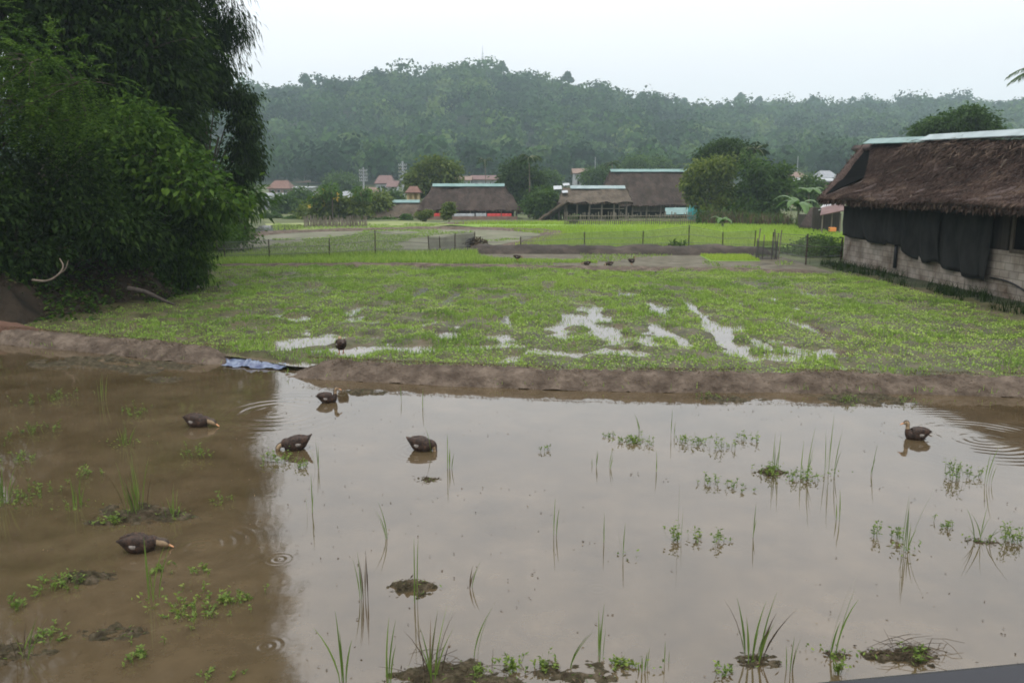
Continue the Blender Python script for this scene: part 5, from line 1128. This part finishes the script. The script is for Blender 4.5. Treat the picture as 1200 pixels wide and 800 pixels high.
def duck(label, px, py, heading, pose, scale=.85, z=0., stand=False, tailup=0.):
    loc = G(px, py, z); loc.z = z - .035*scale + (.10*scale if stand else 0)
    o = thing('duck', label, 'duck', (0, 0, 0), 'young ducks on the flooded paddy')
    body = [list(b) for b in BODY]
    for i in range(3): body[i][1] += tailup*(3-i)
    path = [tuple(b) for b in body] + POSE[pose]; rg, c = rings_of(path, 4); nb = len(BODY)*4
    mb = MB(); n = 18
    mb.loft(rg)
    for fi in range(len(mb.f)):     # head is tan with a dark crown, the rest dark plumage
        i, j = fi // n, fi % n
        if fi < (len(rg)-1)*n and i >= nb + 5: mb.m[fi] = 2 if 2 <= j <= 6 else 1
    bo = mb.build('body', [M['duckbody'], M['duckhead'], M['duckcrown']], o, smooth=True)
    h = POSE[pose]; d = Vector((h[-1][0]-h[-3][0], 0, h[-1][1]-h[-3][1])).normalized(); p0 = Vector((h[-1][0], 0, h[-1][1])); br_, _ = rings_of([(p0.x - d.x*.01, p0.z - d.z*.01, .013, .012), (p0.x + d.x*.018, p0.z + d.z*.018, .012, .008), (p0.x + d.x*.042, p0.z + d.z*.042, .0145, .005), (p0.x + d.x*.054, p0.z + d.z*.054, .008, .003)], 3, 12)
    mb = MB(); mb.loft(br_); mb.build('bill', M['bill'], o, smooth=True)
    hc = Vector((h[4][0], 0, h[4][1])); upv = Vector((-d.z, 0, d.x))
    for sg in (-1, 1):
        e = hc + Vector((0, sg*.029, 0)) + upv*.008 + d*.004; mb = MB(); mb.tube([e + Vector((0, sg*.006*math.cos(a), 0)) + d*0 for a in (2.6, 1.6, .8, .1)], [.003, .0062, .0058, .002], 8); mb.build('eye', M['eye'], bo, smooth=True)
        wp = [(-.19,.148,.006,.006),(-.13,.14,.02,.034),(-.05,.125,.028,.056),(.03,.115,.027,.056),(.075,.108,.012,.024)]; wr, _ = rings_of(wp, 3, 12); off = [.028,.052,.064,.067,.068]; of_ = np.interp(np.linspace(0,4,len(wr)), range(5), off)
        mb = MB(); mb.loft([[Vector((q.x, q.y + sg*of_[i], q.z)) for q in r] for i, r in enumerate(wr)]); w_ = mb.build('wing', M['duckbody'], o, smooth=True)
        mb = MB(); pr_ = [(-.075,.105,.006,.009),(-.05,.10,.013,.022),(-.015,.097,.013,.024),(.012,.10,.004,.008)]; wr, _ = rings_of(pr_, 2, 10); mb.loft([[Vector((q.x, q.y + sg*.084, q.z)) for q in r] for r in wr]); mb.build('wing_patch', M['duckwhite'], w_, smooth=True)
        if stand:
            mb = MB(); y_ = sg*.035; mb.tube([(.0,y_,.03), (-.012,y_,-.02), (.0,y_,-.062)], [.014,.008,.007], 8)
            for a in (-.5, 0, .5): mb.tube([(0,y_,-.062), (.055*math.cos(a), y_+.055*math.sin(a), -.068)], [.007,.003], 6)
            mb.face([(0,y_,-.06), (.05*math.cos(.5), y_-.05*math.sin(.5), -.066), (.055,y_,-.066), (.05*math.cos(.5), y_+.05*math.sin(.5), -.066)]); mb.build('leg', M['leg'], o, smooth=True)
    o.location = loc; o.rotation_euler = (0, 0, heading); o.scale = (scale*.93, scale*1.04, scale*1.14)
    return o
duck('duck dipping its head under water in the middle of the pond', 494, 527, R(-12), 'under', .93, tailup=.012)
duck('brown duck nibbling at green weeds with its bill down, facing left', 347, 526, R(188), 'dip', .95, tailup=.02)
duck('dark duck stretching its pale neck low across the brown water', 231, 499, R(-8), 'low', .95)
duck('duck swimming with its neck up just below the dike', 384, 471, R(14), 'up', .84)
duck('black duck with orange legs standing on the mud dike', 400, 414, R(115), 'preen', .92, z=.30, stand=True)
duck('duck with stretched neck and orange bill by the muddy grass clump', 163, 645, R(12), 'low', .86)
duck('lone duck on the right swimming with its head raised', 1074, 514, R(172), 'up', .86)
duck('far duck walking on the mud strip at the back of the paddy', 606, 305, R(10), 'low', .85, z=.2, stand=True)
duck('far duck feeding in a puddle near the back of the paddy', 688, 310, R(185), 'low', .85, z=.12)
duck('far dark duck resting with head up at the back of the paddy', 740, 310, R(30), 'up', .9, z=.15, stand=True)
duck('far duck with its head down between two resting ducks', 714, 311, R(200), 'dip', .95, z=.12)

# ------------------------------------------------------------------ plants in the pond
PGG = 'grass tufts standing in the pond'
def tuft(label, px, py, hpx, nb, lean=0., spread=.25, w=.0085, mud=0., dry=0, name='grass_tuft', cat='grass tuft', weeds=0, group=PGG):
    b = G(px, py, 0); k = (b - Vector((0,0,3))).length / F; h = hpx * k * 1.08
    o = thing(name, label, cat, b, group)
    n = nb + dry; az = RNG.random(n)*6.283; Bs = np.array(b) + np.stack([np.cos(az), np.sin(az), az*0], -1) * (.012 + .02*nb**.5*RNG.random(n)[:, None]*min(1, nb/4)); Bs[:, 2] = -.03
    hs = h * RNG.uniform(.45, 1.05, n); hs[0] = h * 1.03; seg = 5; rows = []; mx = lean; out = np.stack([np.cos(az)*spread*RNG.random(n) + mx*RNG.uniform(.6,1.2,n), np.sin(az)*spread*RNG.random(n), az*0], -1); out[0] = (mx, 0, 0)
    sd_ = np.stack([np.cos(az+1), np.sin(az+1)*.4, az*0], -1); sd_ = unit(sd_ + np.array([.6, 0, 0])); bend = RNG.random(n)*.35
    for q in range(seg + 1):
        t = q/seg; c = Bs + out*(hs*t**1.7)[:, None] + np.array([0,0,1.0])*((hs + .03)*(t - bend*.4*t**3))[:, None]; ww = w*RNG.uniform(.8,1.2)*(.45 + .9*t if t < .4 else max(.04, 1.05 - 1.0*((t-.4)/.6)**1.3)) * .5
        rows += [c - sd_*ww, c + sd_*ww]
    V = np.stack(rows, 1).reshape(-1, 3); m_ = 2*(seg+1); qd = np.array([[2*q, 2*q+1, 2*q+3, 2*q+2] for q in range(seg)]); Fc = (np.arange(n)[:, None, None]*m_ + qd[None]).reshape(-1, 4)
    T = np.repeat(RNG.uniform(.1, .95, n), m_)
    mi = np.repeat((np.arange(n) >= nb).astype(int), seg)
    np_obj('blades', V, Fc, [M['pondgrass'], M['drygrass']], o, tint=T, midx=mi)
    if mud: mudlump(o, b, mud)
    if weeds:
        c = np.array(b) + RNG.normal(size=(weeds*7, 3))*np.array([.06 + .012*weeds, .05 + .008*weeds, 0]); c[:, 2] = RNG.uniform(0, .05, len(c)); D = unit(np.stack([RNG.normal(size=len(c)), RNG.normal(size=len(c)), RNG.uniform(.2,1.2,len(c))], -1))
        V, Fc = leaf_quads(c, D, RNG.uniform(.02,.045,len(c)), RNG.uniform(.012,.022,len(c)), .05); np_obj('leaves', V, Fc, M['pondweed'], o, tint=np.repeat(RNG.random(len(c)), 4))
    return o
M['pondmud'] = mat('pond_mud', (.025,.019,.012), (.09,.07,.046), 14, .85, .04, 30, spec=.15, c3=(.045,.038,.02))
M['drystem'] = mat('dead_stem_bark', (.03,.022,.014), (.09,.068,.045), 12, .9, spec=.1)
def mudlump(parent, b, r, flat=.22, name='mud'):
    xs = np.linspace(-1.3, 1.3, 44); V, Fc = grid(xs, xs, lambda x, y: (1 - (x*x + y*y)) * flat * .6 + (fbm(x*3.4 + b.x*3, y*3.4 + b.y*5, 131, 5) - .5) * flat * 2.3 - flat*.16)
    V = V * np.array([r*1.35, r*.8, r]) + np.array([b.x, b.y, -.005]); o = np_obj(name, V, Fc, M['pondmud'], parent, base=b, smooth=True)
    top = V[V[:, 2] > .004]
    if len(top):
        c = top[RNG.integers(0, len(top), int(40 + 260*r))] + RNG.normal(size=(int(40 + 260*r), 3))*np.array([.02, .015, .003]); D = unit(RNG.normal(size=c.shape)*np.array([1, 1, .35])); k_ = len(c)
        q, f_ = leaf_quads(c, D, RNG.uniform(.015, .06, k_), RNG.uniform(.004, .014, k_), .05); np_obj('leaf_litter', q, f_, [M['drygrass'], M['pondweed']], o if parent is None else parent, tint=np.repeat(RNG.random(k_)*.7, 4), midx=(RNG.random(k_) < .2).astype(int))
    return o
def weed(label, px, py, wpx, hpx, n, tint=.45, m='pondweed'):
    b = G(px, py, 0); k = (b - Vector((0,0,3))).length / F; w_ = wpx*k*.5; h = hpx*k
    Cc, Dd, Ll, Ww = [], [], [], []
    for i in range(n):
        x, y = b.x + random.gauss(0, .42)*w_, b.y + random.gauss(0, .38)*w_*1.1; hh = h*random.uniform(.25, 1.0); top = Vector((x + random.gauss(0, .25)*hh, y + random.gauss(0, .2)*hh, hh))
        sv = top - Vector((x, y, -.02)); Cc.append((x, y, -.02)); Dd.append(sv.normalized()); Ll.append(sv.length); Ww.append(.006)
        for j in range(random.randint(4, 8)):
            t = random.uniform(.25, 1); Cc.append(Vector((x, y, 0)).lerp(top, t)); Dd.append((random.gauss(0,1), random.gauss(0,1), random.uniform(-.1, .9))); Ll.append(random.uniform(.018,.045)); Ww.append(random.uniform(.01,.02))
    V, Fc = leaf_quads(np.array(Cc), unit(np.array(Dd)), np.array(Ll), np.array(Ww), .05)
    return tag(np_obj('water_weed', V, Fc, M[m], base=b, tint=np.repeat(np.clip(RNG.normal(tint,.25,len(Cc)),0,1), 4)), label, 'water weed', 'leafy weeds floating in the pond')
TUFTS = [  # label, px, py, height px, blades, lean, spread, extra
 ('single tall blade with two dead bent stems left of the mud lump', 426, 700, 56, 3, -.05, .2, dict(dry=3)),
 ('upright blade growing out of the small mud lump', 487, 704, 74, 3, .03, .12, dict()),
 ('short leaning blade pair above the tall blade on the left', 456, 632, 44, 3, -.2, .15, dict()),
 ('bent dark stem right of the mud lump', 551, 688, 30, 1, .3, .2, dict(dry=2)),
 ('isolated upright blade in open water near the centre', 650, 626, 46, 2, .03, .1, dict()),
 ('faint thin blade right of the isolated upright blade', 708, 634, 36, 2, .0, .1, dict(w=.007)),
 ('thin stem with small side leaves near the centre right', 731, 652, 40, 2, .04, .3, dict(weeds=1)),
 ('slim three-bladed tuft at the right of the bottom mud mat', 705, 772, 64, 4, .06, .25, dict()),
 ('curved blade arching right above the bottom mud mat', 557, 772, 70, 2, .3, .15, dict()),
 ('leaning blade over the right end of the bottom mud mat', 664, 782, 44, 2, .5, .15, dict()),
 ('large grass tuft with arching blades on the bottom mud mat', 508, 796, 80, 9, .12, .55, dict(mud=.24, dry=7, w=.011)),
 ('two blades at the bottom edge beside the large tuft', 457, 797, 72, 4, .12, .25, dict(w=.010)),
 ('broad upright tuft nearest the bottom left of the bright water', 401, 800, 80, 5, -.05, .4, dict(w=.012)),
 ('cluster of upright blades beside the dipping duck', 527, 548, 42, 6, .03, .3, dict()),
 ('two thin blades right behind the dipping duck', 507, 530, 34, 2, -.2, .1, dict()),
 ('lone thin blade in front of the weeds at mid right', 797, 632, 62, 2, .0, .1, dict()),
 ('upright tuft within the long row of weeds', 909, 552, 44, 4, .03, .2, dict(weeds=3)),
 ('dark blade with a muddy foot in the row of weeds', 940, 560, 56, 4, .1, .15, dict(weeds=5)),
 ('tallest dense blade cluster right of the row of weeds', 973, 556, 66, 7, .06, .18, dict(weeds=2)),
 ('open V of two blades right of the tall cluster', 1020, 555, 34, 2, .1, .55, dict()),
 ('thin blade crossing the reflections below the tall cluster', 982, 608, 34, 3, -.05, .15, dict()),
 ('tuft with spreading dark blades left of the low weeds', 1064, 645, 56, 7, .05, .6, dict(weeds=3)),
 ('grey-green slanting stem at the right beyond the lone duck', 1158, 566, 40, 4, .2, .15, dict()),
 ('spreading tuft with long arching blades near the right edge', 1150, 634, 38, 9, .1, 1.0, dict(mud=.1, weeds=2)),
 ('wide tuft of curving blades at the bottom right', 884, 774, 74, 9, .18, .5, dict(dry=5, mud=.12, w=.013)),
 ('very long straight blade leaning right at the bottom', 980, 768, 90, 4, .27, .1, dict(mud=.07, weeds=3, w=.013)),
 ('thick clump of tall blades on the mud behind the stretched duck', 160, 604, 62, 18, -.12, .3, dict(mud=.34, dry=10, weeds=6)),
 ('second group of blades at the right of the muddy clump', 203, 606, 40, 10, .05, .35, dict(mud=.2, weeds=4)),
 ('green tuft left of the muddy clump, seen in dark water', 86, 596, 38, 9, -.05, .35, dict(weeds=4)),
 ('short fresh tuft below the duck with the pale neck', 145, 520, 24, 9, .05, .5, dict(weeds=6)),
 ('thin tall tuft in front of the leafy weeds on the left', 177, 702, 66, 6, .0, .3, dict(weeds=2)),
 ('few faint blades near the far left dike', 120, 470, 34, 5, .05, .25, dict()),
 ('dark tuft at the left edge of the pond', 6, 590, 46, 12, .1, .3, dict(weeds=5)),
 ('drooping blades beside the left mud lump', 30, 770, 40, 6, .3, .6, dict(dry=3)),
 ('blade sprouting beside the duck that nibbles weeds', 364, 600, 42, 3, .0, .3, dict()),
 ('pair of blades right of the duck with bill down', 372, 548, 30, 3, -.05, .2, dict()),
 ('blade pair in the far open water below the dike', 496, 478, 24, 3, .05, .3, dict()),
 ('tiny upright blade in the far water left of centre', 471, 470, 18, 2, -.05, .2, dict()),
 ('short upright blade left of the round weed patch', 696, 546, 20, 3, .05, .2, dict()),
 ('short slanting blade next to the short upright one', 714, 548, 22, 3, .15, .2, dict()),
 ('faint stalk right of the round weed patch', 768, 552, 24, 2, -.05, .2, dict(w=.007)),
 ('leaning stem with a bare tip above the round weed patch', 748, 506, 24, 2, -.25, .1, dict()),
 ('thin blade rising left of the row of weeds', 788, 510, 30, 2, .02, .1, dict()),
 ('blade among the sparse leaves right of the lone blade', 880, 628, 40, 2, .03, .2, dict()),
 ('tiny tuft at the right end of the bottom mud mat', 755, 783, 22, 4, .1, .4, dict(weeds=2)),
 ('thin upright stalk at the lower right of the bottom mud mat', 782, 776, 26, 2, .0, .15, dict()),
 ('faint double stem between the two bottom right tufts', 925, 785, 40, 3, .05, .2, dict(dry=1)),
]
for lab, px, py, h, nb, lean, spr, ex in TUFTS: tuft(lab, px, py, h, nb, lean, spr, **ex)
WEEDS = [
 ('leafy weeds between the left dike and the short fresh tuft', 160, 486, 40, 12, 18, .4), ('dull weed strip near the far left corner of the pond', 20, 540, 50, 12, 22, .35), ('weeds left of the muddy clump of tall blades', 100, 560, 36, 12, 16, .45), ('sparse weeds right of the muddy clump of tall blades', 262, 590, 30, 10, 8, .45),
 ('weeds below the duck with the orange bill', 190, 668, 30, 10, 10, .45), ('weed patch at the left edge beside the drooping blades', 62, 745, 44, 10, 16, .4), ('small weeds above the broad bright patch', 235, 672, 26, 10, 9, .5), ('weed scraps in front of the flat lower left mud', 165, 768, 40, 10, 12, .45),
 ('round bright weed patch in the middle of the far water', 745, 518, 44, 9, 42, .65), ('sparse low weeds left of the round patch', 715, 512, 26, 8, 8, .5), ('loose weeds right of the round patch', 800, 518, 30, 10, 14, .5),
 ('weeds at the left of the long row', 822, 520, 30, 12, 12, .45), ('weeds in the middle of the long row', 850, 524, 32, 14, 14, .45), ('leafy weeds near the right of the long row', 878, 516, 30, 12, 14, .5), ('dense weeds around the tall cluster', 905, 556, 44, 12, 24, .5), ('weeds just left of the tall cluster', 942, 562, 36, 14, 22, .5),
 ('weeds between the row and the thin stalks', 830, 566, 30, 12, 10, .4), ('low scattered weeds under the row', 870, 572, 40, 8, 10, .4), ('standing leafy weed cluster before the lone blade', 790, 632, 16, 24, 14, .5), ('little weeds right of the lone blade', 815, 630, 30, 12, 8, .45), ('small weeds in open water at mid right', 842, 634, 26, 14, 8, .45),
 ('small upright weeds left of the spreading dark tuft', 1025, 628, 10, 18, 7, .4), ('weeds at the foot of the spreading dark tuft', 1050, 632, 18, 16, 9, .4), ('bushy weeds right of the V of blades', 1118, 560, 30, 22, 22, .35), ('thin weeds under the lone duck', 1140, 558, 22, 12, 8, .35), ('bright weeds cut by the right edge', 1188, 634, 26, 22, 22, .55), ('sparse weeds above the right-hand tuft', 1110, 618, 24, 12, 8, .4),
 ('weeds on the far shore line right of centre', 990, 470, 60, 8, 22, .45), ('weeds along the dike foot at the right', 1060, 470, 40, 7, 14, .4), ('floating plants by the dike foot in the centre', 830, 466, 60, 6, 16, .35), ('a few leaves far out right of the dike duck', 640, 527, 14, 7, 5, .3),
 ('dull weeds below the left dike', 60, 470, 80, 10, 30, .25), ('faint weeds beside the far left dike', 35, 508, 66, 12, 26, .25), ('pale weeds near the stretched-neck duck', 230, 536, 34, 14, 14, .4), ('green weeds around the nibbling duck', 325, 540, 44, 14, 26, .5), ('low weeds right in front of the nibbling duck', 352, 548, 30, 10, 12, .45), ('long weed patch at the left edge', 35, 585, 60, 16, 30, .35), 
 ('weed mat left of the pale duck in dark water', 130, 612, 34, 10, 20, .5), ('leafy weed mat beside the left mud lump', 70, 688, 60, 14, 34, .4), ('broad bright weed patch in front of the thin tall tuft', 225, 718, 80, 14, 52, .55), ('weeds at the right end of the broad patch', 275, 706, 50, 12, 24, .5), ('small weeds at the bottom left corner', 20, 712, 20, 14, 10, .4), ('scraps of weed at the bottom edge', 255, 795, 60, 8, 12, .35),
 ('weed sprouts along the left of the bottom mud mat', 560, 795, 40, 16, 16, .6), ('weed sprouts in the middle of the bottom mud mat', 600, 785, 40, 18, 18, .6), ('weed sprouts on the right of the bottom mud mat', 640, 782, 36, 16, 14, .6), ('flat weed patch right of the bottom mud mat', 728, 778, 34, 7, 16, .6), ('bright upright weed at the foot of the very long blade', 982, 790, 12, 24, 12, .6), ('weed tuft below the floating straw mat', 1075, 772, 26, 14, 12, .5), ('weed scraps left of the curving blades', 850, 790, 26, 10, 8, .5)]
for lab, px, py, w, h, n_w, ti in WEEDS: weed(lab, px, py, w, h, n_w, ti)
# mud lumps and mats
for lab, px, py, r, fl in [('rounded mud lump with moss left of centre', 484, 690, .15, .4), ('dark mud lump in the brown water at the left', 103, 678, .16, .35), ('flat mud lump near the lower left', 138, 742, .16, .28), ('wide muddy mat with rotting straw at the bottom', 556, 799, .3, .18), ('floating brown mud mat at the bottom right', 1030, 768, .1, .28), ('mat of muddy straw at the bottom right', 1072, 768, .14, .34), ('mud shelf just below the left dike', 95, 424, .7, .12), ('mud shelf under the left dike by the blue sheet', 175, 430, .6, .1), ('mud patch in the water below the dike duck', 425, 460, .3, .12), ('dark mud clods along the far dike foot at the right', 1000, 466, .5, .12), ('brown clod with wet edges under the duck at centre', 500, 562, .1, .25), ('mud hump beside the right-hand row of weeds', 905, 553, .14, .3), ('low clod at the right of the bottom mud mat', 680, 788, .2, .14), ('mud clod at the lower left edge', 15, 765, .2, .25), ('clod in the shallow water beyond the upper left weeds', 190, 445, .3, .12), ('small brown clod right of centre under a thin stalk', 860, 468, .35, .1)]:
    b = G(px, py, 0); o = mudlump(None, b, r, fl, 'mud_lump'); tag(o, lab, 'mud lump', 'mud lumps in the pond')
for lab, px, py, s_, nst in [('tangle of dead stems on the bottom mud mat', 545, 797, .35, 46), ('loose straw spread over the mat at the bottom right', 1068, 764, .2, 40), ('dead stems in the muddy clump behind the duck', 170, 606, .3, 40)]:
    b = G(px, py, 0); mb = MB()
    for k_ in range(nst):
        c = b + Vector((random.gauss(0, .6)*s_, random.gauss(0, .35)*s_, random.uniform(.01, .06))); d = Vector((random.gauss(0,1), random.gauss(0,.6), random.gauss(0,.18))).normalized()*random.uniform(.05,.16); mb.tube([c - d, c + Vector((0,0,.015)), c + d], [.0016,.0024,.001], 4)
    tag(mb.build('dead_stems', M['drystem'] if 'drystem' in M else M['wood'], base=b), lab, 'dead stems', 'tangles of dead stems in the pond')
# crumbs of leaf floating everywhere
n = 2600; X = RNG.uniform(-10, 9, n); Y = RNG.uniform(4.5, 14, n); k = Y < dikeY(X) - .7; X, Y = X[k], Y[k]; k = fbm(X*.7, Y*.7, 141) > .5; X, Y = X[k], Y[k]
D = unit(np.stack([RNG.normal(size=len(X)), RNG.normal(size=len(X)), RNG.random(len(X))*.5], -1)); V, Fc = leaf_quads(np.stack([X, Y, np.full(len(X), .004)], -1), D, RNG.uniform(.01,.03,len(X)), RNG.uniform(.006,.014,len(X)), .0)
tag(np_obj('floating_debris', V, Fc, M['drygrass'], tint=np.repeat(RNG.random(len(X)), 4)), 'crumbs of dead leaf floating on the pond', 'debris', kind='stuff')
# crumbs, straw and little sprouts on the dikes
parts, n = [], 26000
X = RNG.uniform(-16, 14, n); off = RNG.normal(0, .24, n); Y = dikeY(X) + off; h_ = .05 + .22 * (1 - np.clip(np.abs(off)/.46, 0, 1)**2.4); k = fbm(X*2.2, off*4, 161) > .45
gap_ = (X > G(272,416,.1).x) & (X < G(350,426,.1).x); k &= ~gap_ & (np.abs(off) < .44); X, Y, h_ = X[k], Y[k], h_[k]
D = unit(np.stack([RNG.normal(size=len(X)), RNG.normal(size=len(X)), np.abs(RNG.normal(size=len(X)))*.5], -1)); V, Fc = leaf_quads(np.stack([X, Y, h_ - .01], -1), D, RNG.uniform(.01,.06,len(X)), RNG.uniform(.004,.016,len(X)), .1)
tag(np_obj('dike_litter', V, Fc, M['drygrass'], tint=np.repeat(np.clip(RNG.normal(.75,.2,len(X)),0,1), 4)), 'straw and earth crumbs on the mud dikes', 'litter', kind='stuff')
X = RNG.uniform(-15, 13, 900); off = np.where(RNG.random(900) < .6, RNG.normal(.34, .07, 900), RNG.normal(-.36, .06, 900)); k = fbm(X*.9, off*0 + 1, 165) > .47; X, off = X[k], off[k]
V, Fc, T = blades(np.stack([X, dikeY(X) + off, np.full(len(X), .06)], -1), RNG.uniform(.03,.13,len(X)), .012, .6, 2); tag(np_obj('dike_sprouts', V, Fc, M['grass'], tint=T), 'small green sprouts along the edges of the dikes', 'sprouts', kind='stuff')
# ------------------------------------------------------------------ dark handrail at the viewer's feet
a, b = P(930, 826, 1.02), P(1330, 788, 1.02); d = (b - a).normalized(); o = thing('handrail', 'dark metal handrail crossing the lower right corner in front of the pond', 'railing', ((a.x+b.x)/2, 1.05, 1.2))
a2, b2 = a - d*1.2, b + d*.8; rg = []
for p in (a2, b2):
    s_ = d.cross(Vector((0,0,1))).normalized(); u_ = s_.cross(d)
    rg.append([p + s_*x + u_*z for x, z in ((-.05,-.012),(-.045,.0),(-.03,.008),(.03,.008),(.045,.0),(.05,-.012),(.05,-.06),(-.05,-.06))])
mb = MB(); mb.loft(rg); mb.build('rail', M['railpaint'] if 'railpaint' in M else M['darkmetal'], o)
for p in (a2, b2): t = MB(); t.tube([(p.x, p.y, 1.1), (p.x, p.y, p.z - .05)], .03, 10); t.build('post', M['darkmetal'], o)

# ------------------------------------------------------------------ humid air
mb = MB(); mb.box((0, 460, 64), (1900, 1160, 134)); hz = mb.build('haze', None or bpy.data.materials.new('humid_air'), base=(0, 460, 64)); tag(hz, kind='stuff')
hm = hz.data.materials[0]; hm.use_nodes = True; hn = hm.node_tree.nodes; hn.clear(); ho = hn.new('ShaderNodeOutputMaterial'); hv = hn.new('ShaderNodeVolumePrincipled')
hv.inputs['Density'].default_value = .00052; hv.inputs['Color'].default_value = (.74,.92,1,1); hv.inputs['Anisotropy'].default_value = .15
hm.node_tree.links.new(hv.outputs[0], ho.inputs['Volume'])
